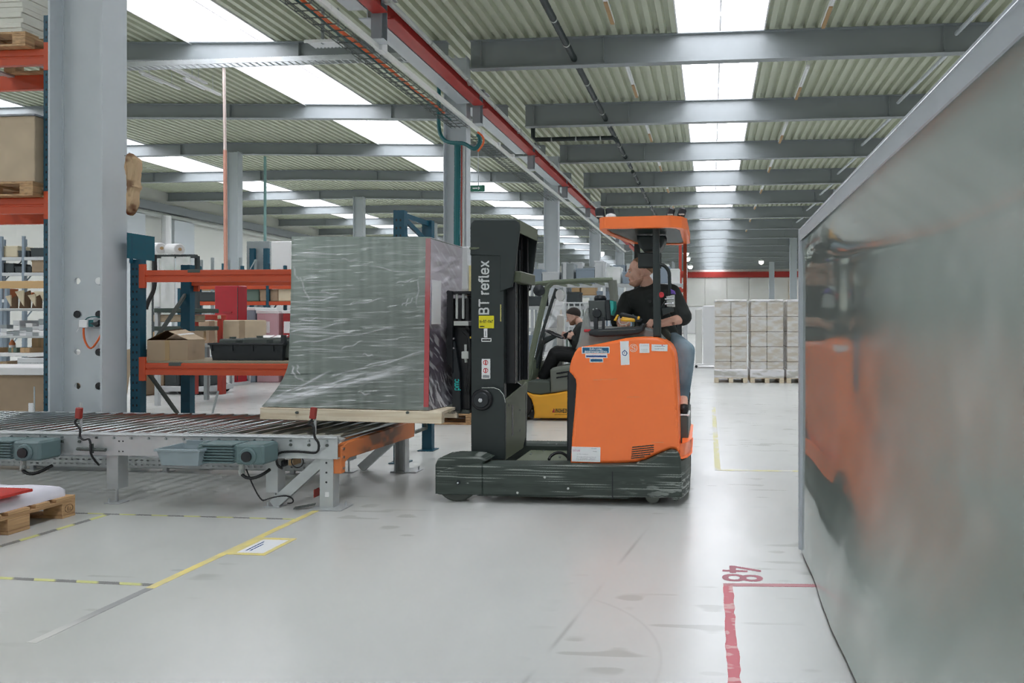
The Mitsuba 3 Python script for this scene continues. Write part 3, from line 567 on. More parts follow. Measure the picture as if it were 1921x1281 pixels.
# ---------------------------------------------------------------- roller conveyor
CV = thing('roller_conveyor', 'long steel roller conveyor on legs with an orange end beam, under the lifted crate', 'conveyor')
YF, YB, XE, XW, ZF, ZB = 4.82, 6.10, -2.665, -8.3, .533, .505
def crail(y, zt, s, h=.165):     # C channel, web at y, flanges towards s
    r = [(0, 0), (s * .045, 0), (s * .045, -.006), (s * .006, -.006), (s * .006, -h + .006), (s * .045, -h + .006), (s * .045, -h), (0, -h)]
    return MB().slab([(y + a, zt + b) for a, b in r], XW, XE, axis='x')
part(CV, 'front_rail', crail(YF, ZF, 1), 'galv', smooth=False)
part(CV, 'front_rail_edge', MB().tube([(XW, YF - .002, ZF - .012), (XE, YF - .002, ZF - .012)], .011, 8), 'galv')
part(CV, 'back_rail', crail(YB + .04, ZB, -1), 'galv', smooth=False)
roller = MB().cyl((0, YF + .03, ZF - .035), (0, YB + .01, ZB - .028), .033, 20, bev=.004).cyl((0, YF - .012, ZF - .036), (0, YB + .03, ZB - .028), .008, 8)
for y_, z_ in ((YF + .03, ZF), (YB - .16, ZB)): part(CV, 'gap_shade_strip', MB().box(XW, XE - .1, y_, y_ + .15, z_ - .16, z_ - .085), 'black_mat')  # added black strips, standing in for shade in the gaps below the rollers
rp = mikit.ply(roller.build(), mat('roller_mat', '#9aa1a2', .13, metal=.95), smooth=30)
for i in range(41):
    x = XE - .075 - i * .1365
    k = uniq(CV + '__roller'); scene[k] = {**rp, 'to_world': T().translate([x, 0, 0])}
bp = mikit.ply(MB().cyl((0, YF - .010, 0), (0, YF, 0), .011, 6).build(), 'dark_steel', smooth=False)
for i in range(30):
    x = XE - .075 - i * .1365
    if -4.6 < x < -3.55: continue
    k = uniq(CV + '__axle_bolt'); scene[k] = {**bp, 'to_world': T().translate([x, 0, ZF - .066])}
# perforated cable channel along the back
xa, xb, za, zb = XW, -3.35, .045, .135
pg = Polygon([(xa, za), (xb, za), (xb, zb), (xa, zb)])
hs = [Polygon([(x, z), (x + .026, z), (x + .026, z + .013), (x, z + .013)]) for x in np.arange(xa + .03, xb - .04, .0565) for z in (za + .018, za + .058)]
pg = Polygon(pg.exterior.coords, [h.exterior.coords[::-1] for h in hs])
w = trimesh.creation.extrude_polygon(pg, .003, engine='earcut'); v = np.array(w.vertices)[:, [0, 2, 1]]; v[:, 1] += 5.9
part(CV, 'perforated_channel', MB().raw(v, np.array(w.faces)[:, ::-1]).box(xa, xb, 5.9, 6.0, zb - .003, zb).box(xa, xb, 5.98, 5.985, .02, zb), 'galv', smooth=False)
for x in (-6.2, -4.9, -3.7): part(CV, 'channel_foot', MB().box(x - .02, x + .02, 5.93, 5.96, 0, zb).box(x - .05, x + .05, 5.9, 6.0, 0, .008), 'galv')
# end legs, base plates, braces, orange end beam
for y, s in ((4.85, 1), (6.13, -1)):
    lg = part(CV, 'end_leg', MB().slab([(-2.815, y), (-2.715, y), (-2.715, y + .085 * s), (-2.727, y + .085 * s), (-2.727, y + .012 * s), (-2.803, y + .012 * s), (-2.803, y + .085 * s), (-2.815, y + .085 * s)], .012, .47, axis='z'), 'galv', smooth=False)
    part(lg, 'base_plate', MB().box(-2.87, -2.63, y - .05, y + .13, 0, .012, b=.003), 'galv')
    part(lg, 'anchor_bolt', MB().cyl((-2.655, y + .07, 0), (-2.655, y + .07, .04), .008, 8), 'chrome')
    if s == 1:
        for z in (.405, .335, .265, .195): part(lg, 'hole', MB().cyl((-2.765, y - .0012, z), (-2.765, y, z), .0075, 8), 'black_mat')
        part(lg, 'sticker', MB().box(-2.775, -2.745, y - .0015, y, .09, .125), 'sticker_white')
    part(CV, 'diagonal_brace', MB().bar((-2.80, y + .05, .36), (-3.19, y + .05, .015), .05, .075, up=(1, 0, 1)), 'galv')
eb = part(CV, 'end_beam', MB().slab([(4.87, .31), (4.87, .445), (4.95, .465), (6.06, .465), (6.13, .465), (6.13, .32), (6.06, .32), (5.0, .345)], -2.715, -2.665, .006, axis='x'), mat('orange_beam', lambda p, n, uv: mix(mi.Color3f(.62, .185, .055), mi.Color3f(.11, .075, .055), .75 * smoothstep(.42, .62, fbm(p.y * 5, p.z * 9, 2, 3)) * smoothstep(5.05, 5.3, p.y) * smoothstep(5.95, 5.7, p.y)), .45), label='orange painted end beam with scuff marks')
part(eb, 'end_connector', MB().box(-2.72, -2.66, 4.86, 4.92, .255, .45, b=.004), 'orange_beam')
for z in (.43, .37, .29): part(eb, 'rivet', MB().cyl((-2.66, 4.89, z), (-2.652, 4.89, z), .010, 8), 'chrome')
part(CV, 'front_angle', MB().slab([(XE - .09, ZF - .0), (XE + .02, ZF - .03), (XE - .0, ZF - .05), (XE - .09, ZF - .05)], 4.84, 4.90), 'galv')
# support legs on screw feet
def screwleg(x, y, ztop):
    lg = part(CV, 'support_leg', MB().box(x - .045, x + .045, y, y + .006, .11, ztop).box(x - .045, x - .040, y, y + .09, .11, ztop).box(x + .040, x + .045, y, y + .09, .11, ztop), 'galv', smooth=False)
    part(lg, 'threaded_rod', MB().cyl((x, y + .04, .01), (x, y + .04, .16), .0085, 8).cyl((x, y + .04, .10), (x, y + .04, .115), .016, 6), 'chrome')
    part(lg, 'foot_plate', MB().box(x - .06, x + .06, y - .01, y + .09, 0, .008, b=.002).cyl((x - .045, y + .02, 0), (x - .045, y + .02, .035), .007, 8), 'galv')
    part(lg, 'leg_head', MB().box(x - .12, x + .13, y - .01, y + .08, ztop, ztop + .008), 'galv')
for x in (-4.43, -3.185, -6.0): screwleg(x, YF + .04, ZF - .17)
for x in (-4.6, -3.26, -6.2): screwleg(x, YB - .05, ZB - .17)
for x in (-3.27, -5.02):     # joint plates on the front rail
    part(CV, 'joint_plate', MB().box(x - .05, x + .05, YF - .006, YF, ZF - .165, ZF - .022, b=.002), 'galv')
    part(CV, 'plate_bolt', MB().cyl((x, YF - .02, ZF - .06), (x, YF, ZF - .06), .018, 8), 'dark_steel')
for dx in (0, .03):
    for z in (ZF - .06, ZF - .135): part(CV, 'hole', MB().cyl((-4.34 + dx, YF - .0012, z), (-4.34 + dx, YF, z), .006, 8), 'black_mat')
# gear motors
def gearmotor(x, lab):
    k = part(CV, 'gear_motor', MB().box(x, x + .21, YF - .20, YF - .02, ZF - .175, ZF - .035, b=.015), mat('motor_mat', '#5d7375', .45), label=lab)
    for i in range(7): part(k, 'cooling_fin', MB().box(x - .26, x - .01, YF - .205, YF - .03, ZF - .165 + i * .02, ZF - .156 + i * .02), 'motor_mat')
    part(k, 'motor_core', MB().box(x - .25, x + .01, YF - .185, YF - .05, ZF - .165, ZF - .04, b=.01), 'motor_mat')
    part(k, 'fan_cowl', MB().cyl((x - .30, YF - .115, ZF - .10), (x - .25, YF - .115, ZF - .10), .072, 16, bev=.01), 'motor_mat')
    part(k, 'gear_flange', MB().cyl((x + .10, YF - .215, ZF - .115), (x + .10, YF - .19, ZF - .115), .062, 14, bev=.008), 'motor_mat')
    part(k, 'shaft_ring', MB().lathe([(.012, 0), (.036, 0), (.036, .012), (.012, .012)], (x + .10, YF - .226, ZF - .115), (0, 1, 0), 16), 'mast_inner')
    part(k, 'cable_gland', MB().cyl((x - .02, YF - .10, ZF - .175), (x - .02, YF - .10, ZF - .235), .018, 10).cyl((x - .02, YF - .10, ZF - .235), (x + .0, YF - .12, ZF - .26), .02, 10), 'pipe_grey')
    part(k, 'cable', MB().tube(bez([(x, YF - .12, ZF - .26), (x + .06, YF - .12, ZF - .285), (x + .12, YF - .10, ZF - .27), (x + .16, YF - .05, ZF - .235)], 14), .011, 8), 'cable_black')
gearmotor(-3.30, 'grey-green gear motor right of the plastic bin'); gearmotor(-4.98, 'grey-green gear motor near the left edge')
# photo sensors with reflector heads and cables
def sensor(px, py0, py1, lean=0):
    p, q = atY(px, py0, YF - .03), atY(px, py1, YF - .03)
    k = part(CV, 'sensor_post', MB().bar((p[0] + lean, YF - .03, p[2]), (q[0], YF - .03, q[2]), .012, .012), 'galv')
    return k, p, q
k, p, q = sensor(152, 755, 812); h = atY(147, 775, YF - .05); part(k, 'sensor_head', MB().box(h[0] - .02, h[0] + .02, YF - .06, YF - .03, h[2] - .04, h[2] + .04, rotm([0, 1, 0], 5, h), b=.004), mat('sensor_red', '#8e2f28', .4), label='dark red photo sensor')
part(k, 'cable', MB().tube(bez([atY(148, 784, YF - .05), atY(142, 795, YF - .05), atY(150, 805, YF - .05), atY(150, 818, YF - .05), atY(158, 825, YF - .05), atY(167, 824, YF - .05), atY(170, 838, YF - .05), atY(171, 852, YF - .05), atY(180, 866, YF - .02), atY(185, 872, YF)], 40), .007, 6), 'cable_black')
part(k, 'clamp', MB().cyl(atY(145, 842, YF - .03), atY(198, 844, YF - .03), .012, 8).box(*[v for a in zip(atY(168, 850, YF - .04), atY(176, 832, YF - .03)) for v in a]), 'dark_steel')
k, p, q = sensor(591, 775, 815); h = atY(587, 775, YF - .05); part(k, 'sensor_head', MB().box(h[0] - .02, h[0] + .02, YF - .06, YF - .03, h[2] - .04, h[2] + .04, rotm([0, 1, 0], 8, h), b=.004), 'sensor_red', label='dark red photo sensor')
part(k, 'cable', MB().tube(bez([atY(586, 786, YF - .05), atY(580, 796, YF - .05), atY(588, 800, YF - .05), atY(590, 818, YF - .05), atY(596, 828, YF - .05), atY(598, 840, YF - .04), atY(592, 849, YF - .02), atY(570, 848, YF - .01), atY(530, 848, YF - .01), atY(519, 858, YF), atY(520, 870, YF + .02), atY(530, 879, YF + .05)], 50), .008, 6), 'cable_black')
part(k, 'cable_loop', MB().tube([atY(558 + 11 * math.cos(t), 866 + 11 * math.sin(t), YF + .03) for t in np.linspace(0, 6.28, 22)], .004, 6), 'cable_black')
part(CV, 'junction_box', MB().box(*[v for a in zip(atY(526, 876, YF + .08), atY(541, 862, YF + .14)) for v in a], b=.004), 'black_mat')
part(CV, 'wood_block', MB().box(*[v for a in zip(atY(541, 873, YF + .10), atY(565, 858, YF + .2)) for v in a]), mat('wood_raw', lambda p, n, uv: mix(mi.Color3f(.58, .41, .24), mi.Color3f(.42, .28, .15), fbm(p.x * 4, p.y * 40, p.z * 60, 3)), .6))
h = atY(57, 765, YB); part(CV, 'reflector', MB().box(h[0] - .025, h[0] + .025, YB, YB + .01, h[2] - .045, h[2] + .045, b=.004), 'white_gloss', label='white reflector on a thin post'); part(CV, 'reflector_post', MB().bar((h[0] + .03, YB + .01, .45), (h[0] + .03, YB + .01, h[2] + .2), .008, .008), 'galv')
part(CV, 'ground_cable', MB().tube(bez([atY(462, 880, YF), atY(470, 900, YF), atY(482, 925, YF), atY(492, 938, YF - .02), atY(505, 935, YF), atY(535, 930, YF + .05), atY(550, 938, YF), atY(540, 944, YF)], 30), .005, 6), 'cable_black')
fb = part(CV, 'foot_switch', MB().box(*[v for a in zip(atY(588, 934, YF + .03), atY(602, 913, YF + .12)) for v in a], b=.005), 'sensor_red'); part(fb, 'pedal', MB().bar((-2.86, YF + .05, .03), (-2.99, YF + .0, .012), .05, .006), 'dark_steel')
# plastic bin hung under the front rail
BN = thing('plastic_bin', 'light blue-grey plastic bin hanging on the front of the roller conveyor', 'bin')
b0 = [atY(a, b, YF - .26) for a, b in ((293, 843), (374, 843), (370, 875), (297, 876))]
def tub(x0, x1, y0, y1, z0, z1, tx, ty, t=.006):
    m = MB(); o = [(x0, y0), (x1, y0), (x1, y1), (x0, y1)]; u = [(x0 + tx, y0 + ty), (x1 - tx, y0 + ty), (x1 - tx, y1 - ty), (x0 + tx, y1 - ty)]
    V = [(a, b, z1) for a, b in o] + [(a, b, z0) for a, b in u]
    oi = [(x0 + t, y0 + t), (x1 - t, y0 + t), (x1 - t, y1 - t), (x0 + t, y1 - t)]; ui = [(x0 + tx + t, y0 + ty + t), (x1 - tx - t, y0 + ty + t), (x1 - tx - t, y1 - ty - t), (x0 + tx + t, y1 - ty - t)]
    V += [(a, b, z1) for a, b in oi] + [(a, b, z0 + t) for a, b in ui]; F = []
    for i in range(4):
        j = (i + 1) % 4; F += [[i, 4 + i, 4 + j, j], [8 + i, 8 + j, 12 + j, 12 + i], [i, j, 8 + j, 8 + i]]
    return m.raw(V, F + [[4, 7, 6, 5], [12, 13, 14, 15]])
xa, xb = b0[0][0], b0[1][0]
part(BN, 'body', tub(xa, xb, YF - .26, YF - .012, b0[2][2], b0[0][2] + .0, .025, .02), mat('bin_mat', '#8c9ba1', .45), smooth=False)
part(BN, 'rim', MB().box(xa - .01, xb + .01, YF - .27, YF - .255, b0[0][2] - .012, b0[0][2] + .004, b=.003).box(xa - .01, xa + .004, YF - .27, YF - .01, b0[0][2] - .012, b0[0][2] + .004).box(xb - .004, xb + .01, YF - .27, YF - .01, b0[0][2] - .012, b0[0][2] + .004), 'bin_mat')
part(BN, 'back_wall', MB().box(xa + .03, xb + .05, YF - .02, YF - .012, b0[2][2], ZF - .04, b=.003), 'bin_mat')

# ---------------------------------------------------------------- the wrapped crate on its timber pallet
LX0, LX1, LY0, LY1 = -3.245, -2.142, 5.17, 5.86
ZB0, ZP = .592, .682
R = rotm([0, 1, 0], .75, (-2.7, 5.5, .64))
def tilt(m):
    m = m.build(); v = np.c_[m.vertices, np.ones(len(m.vertices))] @ R.T; return trimesh.Trimesh(v[:, :3], m.faces, process=False)
mat('pine_pale', lambda p, n, uv: mix(mi.Color3f(.72, .64, .50), mi.Color3f(.60, .50, .36), smoothstep(.35, .75, fbm(p.x * 3, p.y * 30, p.z * 45, 3))), .55)
TP = thing('timber_pallet', 'pale new timber pallet lifted on the forks under the wrapped crate', 'pallet')
for y0, y1 in ((5.13, 5.19), (5.45, 5.49), (5.93, 5.99)): part(TP, 'bearer', tilt(MB().box(-3.46, -2.02, y0, y1, ZB0, ZP - .001, b=.004)), 'pine_pale')
for i in range(6): x = -3.44 + i * .25; part(TP, 'deck_board', tilt(MB().box(x, x + .16, 5.19, 5.99, ZP - .022, ZP, b=.002)), 'pine_pale')
for px in (558, 765): p = atY(px, 773.5, 5.13); part(TP, 'bolt', MB().cyl((p[0], 5.118, p[2]), (p[0], 5.132, p[2]), .011, 10), 'dark_steel')
CRE_SHEEN = [(500, 757, 640, 722, 7, 1.0), (560, 741, 774, 690, 5, .8), (516, 747, 620, 697, 2.2, .7), (551, 735, 673, 707, 2.5, .7), (620, 707, 795, 662, 1.6, .5), (632, 711, 770, 687, 3, .55), (520, 752, 590, 741, 4, .6),
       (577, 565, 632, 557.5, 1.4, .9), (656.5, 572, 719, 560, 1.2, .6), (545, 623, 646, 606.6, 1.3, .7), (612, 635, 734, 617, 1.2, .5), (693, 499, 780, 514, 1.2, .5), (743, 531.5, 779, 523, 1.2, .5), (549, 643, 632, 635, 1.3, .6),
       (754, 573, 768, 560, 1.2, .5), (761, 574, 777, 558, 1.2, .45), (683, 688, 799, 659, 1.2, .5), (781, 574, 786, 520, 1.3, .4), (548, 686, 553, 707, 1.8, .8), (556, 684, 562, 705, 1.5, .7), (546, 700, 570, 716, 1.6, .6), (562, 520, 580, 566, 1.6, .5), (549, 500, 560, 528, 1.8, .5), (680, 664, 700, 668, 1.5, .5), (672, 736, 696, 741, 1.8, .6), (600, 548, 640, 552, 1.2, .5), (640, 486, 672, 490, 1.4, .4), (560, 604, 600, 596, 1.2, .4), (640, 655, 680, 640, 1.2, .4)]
CRE_SHEEN = [(*atY(a, b, 5.17)[[0, 2]], *atY(c_, d_, 5.17)[[0, 2]], w * .0041, k_) for a, b, c_, d_, w, k_ in CRE_SHEEN]
def crease_sheen(p):  # fold lines of the film, used for bump and for painted sheen
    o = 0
    for x0, z0, x1, z1, w, k_ in CRE_SHEEN:
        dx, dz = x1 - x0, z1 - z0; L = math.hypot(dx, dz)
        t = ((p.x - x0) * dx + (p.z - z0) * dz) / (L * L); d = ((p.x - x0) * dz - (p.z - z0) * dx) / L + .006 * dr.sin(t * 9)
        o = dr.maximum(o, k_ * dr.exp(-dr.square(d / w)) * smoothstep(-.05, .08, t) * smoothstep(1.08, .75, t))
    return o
def film_bump(p, n, uv): return .8 * noise(p.x * 3 + p.y * 3, p.z * 75 - p.x * 3, 4) + 1.0 * crease_sheen(p)
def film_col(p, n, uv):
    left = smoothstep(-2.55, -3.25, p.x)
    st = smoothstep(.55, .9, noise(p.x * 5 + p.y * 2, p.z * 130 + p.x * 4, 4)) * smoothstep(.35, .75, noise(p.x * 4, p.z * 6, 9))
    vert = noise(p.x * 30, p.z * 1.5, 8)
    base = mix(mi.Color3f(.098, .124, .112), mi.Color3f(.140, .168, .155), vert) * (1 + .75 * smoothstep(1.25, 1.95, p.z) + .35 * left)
    c_ = crease_sheen(p) * (.45 + .55 * smoothstep(.2, .6, noise(p.x * 12, (p.z - .236 * p.x) * 90, 3)))
    return mix(base, mi.Color3f(.66, .68, .72), dr.clip((.16 + .42 * left) * st + .95 * c_, 0, .92))  # milky folds, with their sheen painted into the film colour
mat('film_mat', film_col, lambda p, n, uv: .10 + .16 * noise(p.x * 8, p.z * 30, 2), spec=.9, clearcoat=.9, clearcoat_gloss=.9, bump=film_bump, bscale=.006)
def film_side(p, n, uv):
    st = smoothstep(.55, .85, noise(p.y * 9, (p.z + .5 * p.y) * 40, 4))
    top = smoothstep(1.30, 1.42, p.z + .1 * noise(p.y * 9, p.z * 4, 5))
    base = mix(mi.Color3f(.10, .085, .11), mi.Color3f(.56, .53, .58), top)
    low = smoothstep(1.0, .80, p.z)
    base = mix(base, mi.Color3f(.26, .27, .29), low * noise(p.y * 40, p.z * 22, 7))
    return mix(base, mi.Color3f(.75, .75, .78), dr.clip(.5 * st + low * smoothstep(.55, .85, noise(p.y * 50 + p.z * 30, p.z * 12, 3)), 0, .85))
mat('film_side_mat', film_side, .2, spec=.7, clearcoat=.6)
LD = thing('wrapped_crate', 'tall grey crate wrapped in crinkled stretch film, with a red corner strip, on the forks', 'crate')
part(LD, 'crate', tilt(MB().box(LX0 + .03, LX1 - .02, LY0 + .03, LY1 - .03, ZP, 1.97, b=.01)), 'dark_steel')
def wrapface(P, nu, nv, amp, seed, nrm):
    u, v = np.meshgrid(np.linspace(0, 1, nu), np.linspace(0, 1, nv)); q = P(u, v)
    d = meshkit.fbm(np.stack([u * 4 + seed, (v - .12 * u) * 26, u * 0 + seed], -1), 3, seed) - .5
    r = 0 * d
    ed = np.clip(np.minimum(np.minimum(u, 1 - u), np.minimum(v, 1 - v)) * 12, 0, 1)
    off = amp * ed * (d * 1.2 + .8 * r ** 4 - .3)
    q = q + np.asarray(nrm) * off[..., None]
    i, j = np.meshgrid(np.arange(nv - 1), np.arange(nu - 1), indexing='ij'); a = i * nu + j
    F = np.stack([a, a + 1, a + nu + 1, a + nu], -1).reshape(-1, 4)
    return MB().raw(q.reshape(-1, 3), F)
def front(u, v):
    z = ZP + .004 + v * (1.998 - ZP); fl = np.clip(1 - (z - ZP) / .36, 0, 1)
    x0 = LX0 - .205 * fl ** 1.7 - .02 * np.clip(1 - (z - ZP) / .9, 0, 1); x1 = LX1 + 0 * z
    y = LY0 - .012 * fl * (1 - u)
    return np.stack([x0 + (x1 - x0) * u, y, z], -1)
def side(u, v):
    z = ZP + .004 + v * (1.996 - ZP); fl = np.clip(1 - (z - ZP) / .22, 0, 1)
    return np.stack([LX1 + .10 * fl ** 1.5 * u, LY0 + (LY1 - LY0) * u + .03 * fl * u, z], -1)
def left(u, v):
    z = ZP + .004 + v * (1.998 - ZP); fl = np.clip(1 - (z - ZP) / .36, 0, 1)
    return np.stack([LX0 - .205 * fl ** 1.7 - .02 * np.clip(1 - (z - ZP) / .9, 0, 1), LY1 + (LY0 - LY1) * u - .012 * fl * u, z], -1)
def back(u, v):
    q = front(1 - u, v); q[..., 1] = LY1; return q
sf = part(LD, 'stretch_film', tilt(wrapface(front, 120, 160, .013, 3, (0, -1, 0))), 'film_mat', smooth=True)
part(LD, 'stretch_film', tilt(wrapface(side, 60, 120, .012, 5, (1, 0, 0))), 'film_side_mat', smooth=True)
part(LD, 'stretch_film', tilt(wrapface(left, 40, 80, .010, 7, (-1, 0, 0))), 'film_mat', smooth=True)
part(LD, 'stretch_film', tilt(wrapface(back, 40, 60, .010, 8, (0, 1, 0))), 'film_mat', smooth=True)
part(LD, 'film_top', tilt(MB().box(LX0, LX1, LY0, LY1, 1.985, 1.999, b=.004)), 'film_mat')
part(LD, 'corner_strip', tilt(MB().box(LX1 - .034, LX1 + .003, LY0 - .004, LY0 + .004, ZP + .03, 1.99)), mat('strip_red', lambda p, n, uv: mix(mi.Color3f(.42, .06, .07), mi.Color3f(.40, .20, .21), smoothstep(1.45, 1.75, p.z)), .25, clearcoat=.6), label='red corner strip')
part(LD, 'delivery_note', tilt(MB().box(LX1 + .004, LX1 + .007, LY0 + .03, LY0 + .21, 1.34, 1.68)), 'sticker_white', label='white delivery note under the film')

# ---------------------------------------------------------------- floor markings
mat('tape_yellow', lambda p, n, uv: mix(mi.Color3f(.78, .66, .22), mi.Color3f(.62, .56, .30), noise(p.x * 20, p.y * 20, 1)), .5)
def hazard(p, n, uv):
    s = dr.select(dr.abs(n.x) > 5, 0, p.x * HX + p.y * HY_) / .21
    k = s - dr.floor(s); return mix(mi.Color3f(.60, .60, .24), mi.Color3f(.17, .175, .17), smoothstep(.47, .53, k))
HX, HY_ = .25, 1.0
mat('tape_hazard_y', lambda p, n, uv: hz(p.y + .6 * p.x, .24), .5)
mat('tape_hazard_x', lambda p, n, uv: hz(p.x + .9 * p.y, .24), .5)
def hz(s, w):
    s = s / w; k = s - dr.floor(s); return mix(mi.Color3f(.56, .57, .25), mi.Color3f(.20, .205, .20), smoothstep(.45, .55, k))
mat('tape_red', lambda p, n, uv: mix(mi.Color3f(.52, .13, .16), mi.Color3f(.60, .34, .34), smoothstep(.55, .8, fbm(p.x * 30, p.y * 30, 2, 2))), .5)
mat('tape_red_light', '#b27f84', .5)
mat('tape_pale', lambda p, n, uv: mix(mi.Color3f(.60, .58, .33), mi.Color3f(.60, .605, .575), smoothstep(.4, .75, fbm(p.x * 9, p.y * 5, 4, 2))), .5)
mat('tape_grey', lambda p, n, uv: mix(mi.Color3f(.30, .31, .31), mi.Color3f(.56, .565, .54), smoothstep(3.15, 2.75, p.y)), .5)
def strip(x0, y0, x1, y1, w, m, label, t=.0012, z=0.0003):
    d = np.array([x1 - x0, y1 - y0]); d = d / np.linalg.norm(d); n = np.array([-d[1], d[0]]) * w / 2
    return solo('floor_tape', MB().slab([(x0 + n[0], y0 + n[1]), (x0 - n[0], y0 - n[1]), (x1 - n[0], y1 - n[1]), (x1 + n[0], y1 + n[1])], z, z + t, axis='z'), m, label, 'floor tape', smooth=False)
strip(-2.835, 3.33, -2.815, 4.87, .05, 'tape_yellow', 'yellow tape line on the floor running to the foot of the conveyor leg')
strip(-2.845, 2.72, -2.835, 3.33, .045, 'tape_grey', 'worn dark grey tape line on the floor continuing the yellow line towards the viewer')
strip(-4.5, 4.60, -2.83, 4.585, .022, 'tape_hazard_x', 'thin black and yellow hazard tape on the floor in front of the conveyor', z=.0004)
strip(-4.29, 3.4, -4.215, 4.60, .045, 'tape_hazard_y', 'black and yellow hazard tape on the floor beside the wooden pallet')
strip(-4.9, 3.43, -2.86, 3.375, .03, 'tape_hazard_x', 'black and yellow hazard tape on the floor nearest the viewer, at the left')
PS = thing('floor_sign', 'white paper sheet taped to the floor with a yellow frame beside the yellow line', 'floor sign')
part(PS, 'paper', MB().box(-2.77, -2.60, 3.89, 4.14, .0006, .0012), 'sticker_white', smooth=False)
m = MB()
for (x0, x1, y0, y1) in ((-2.80, -2.57, 3.855, 3.89), (-2.80, -2.57, 4.14, 4.175), (-2.80, -2.768, 3.89, 4.14), (-2.602, -2.57, 3.89, 4.14)): m.box(x0, x1, y0, y1, .0006, .0022)
part(PS, 'tape_frame', m, 'tape_yellow', smooth=False, label='yellow tape frame')
m = MB()
for x, y0, y1 in ((-2.735, 3.93, 4.10), (-2.71, 3.93, 4.05)): m.box(x - .005, x + .005, y0, y1, .0012, .0016)
part(PS, 'print', m, 'ink_blue')
rt = [(-.02 + .0, 0)]
xs = np.linspace(2.3, 3.63, 28); rr = random.Random(5)
L = [(.060 + rr.uniform(-.003, .003) - (.004 if i % 9 == 4 else 0), y) for i, y in enumerate(xs)]; Rr = [(.108 + rr.uniform(-.006, .006), y) for y in xs]
solo('floor_tape', MB().slab(L + Rr[::-1], .0003, .0015, axis='z'), 'tape_red', 'wide worn red tape line on the floor beside the wrapped stack at the right', 'floor tape', smooth=False)
strip(.06, 3.628, .53, 3.655, .040, 'tape_red_light', 'thin pale red tape across the floor under the number 48')
strip(.055, 6.42, .03, 11.2, .055, 'tape_pale', 'faded yellow tape line on the floor running back to the far pallets')
strip(.06, 6.44, .95, 6.46, .05, 'tape_pale', 'faded yellow cross tape on the floor behind the wrapped stack')
strip(-2.0, 6.9, -2.6, 8.6, .012, 'tape_grey', 'thin dark line on the floor behind the conveyor', t=.0008)
# painted number 48, read from the right
N48 = meshkit.text_mesh('48', .24, .0008, True); v = np.array(N48.vertices); v -= v.min(0)
W, Hh = v[:, 0].max(), v[:, 1].max()
p0, p1 = atZ(1357, 1088), atZ(1428, 1060)
V = np.stack([.055 + v[:, 1] / Hh * .215, 3.915 - v[:, 0] / W * .235, .0004 + v[:, 2]], 1)
solo('floor_number', trimesh.Trimesh(V, N48.faces, process=False), mat('num_red', '#a0606c', .5), 'number 48 painted in faded red on the floor at the right', 'floor number', smooth=False)
# ---------------------------------------------------------------- pallet at the lower left with foam and a red sheet
mat('pallet_wood', lambda p, n, uv: mix(mi.Color3f(.52, .33, .17), mi.Color3f(.34, .20, .10), smoothstep(.3, .8, fbm(p.x * 22, p.y * 3, p.z * 50, 3))) * (.8 + .4 * fbm(p.x * 5, p.y * 5, p.z * 5, 2)), .6)
def euro(key, x0, y0, m='pallet_wood', lx=1.2, ly=.8, z0=0, stamp=False):
    """blocks and boards of a pallet, corner x0 y0, long side along x"""
    for i, bx in enumerate((0, lx / 2 - .0725, lx - .145)):
        for j, (by, bw) in enumerate(((0, .1), (ly / 2 - .0725, .145), (ly - .1, .1))):
            part(key, 'block', MB().box(x0 + bx, x0 + bx + .145, y0 + by, y0 + by + bw, z0 + .022, z0 + .1, b=.004), m)
        part(key, 'cross_board', MB().box(x0 + bx, x0 + bx + .145, y0, y0 + ly, z0 + .1, z0 + .122, b=.003), m)
    for by, bw in ((0, .1), (ly / 2 - .0725, .145), (ly - .1, .1)): part(key, 'runner', MB().box(x0, x0 + lx, y0 + by, y0 + by + bw, z0, z0 + .022, b=.003), m)
    for by, bw in ((0, .145), (.1875, .1), (ly / 2 - .0725, .145), (ly - .2875, .1), (ly - .145, .145)): part(key, 'deck_board', MB().box(x0, x0 + lx, y0 + by, y0 + by + bw, z0 + .122, z0 + .144, b=.003), m)
EP = thing('euro_pallet', 'brown wooden pallet at the lower left, under white foam and a red board', 'pallet')
PX1, PY1 = -4.43, 4.557
euro(EP, PX1 - 1.2, PY1 - .8)
st = MB()
rg = [(PX1 + .001, PY1 - .052 + .030 * math.cos(t), .062 + .026 * math.sin(t)) for t in np.linspace(0, 2 * np.pi, 22)]
st.tube(rg, .0018, 5, cap=False); st.box(PX1, PX1 + .0012, PY1 - .062, PY1 - .057, .047, .076).box(PX1, PX1 + .0012, PY1 - .05, PY1 - .034, .058, .062).box(PX1, PX1 + .0012, PY1 - .05, PY1 - .034, .047, .051)
part(EP, 'burnt_stamp', st, mat('stamp', '#5f4126', .6))
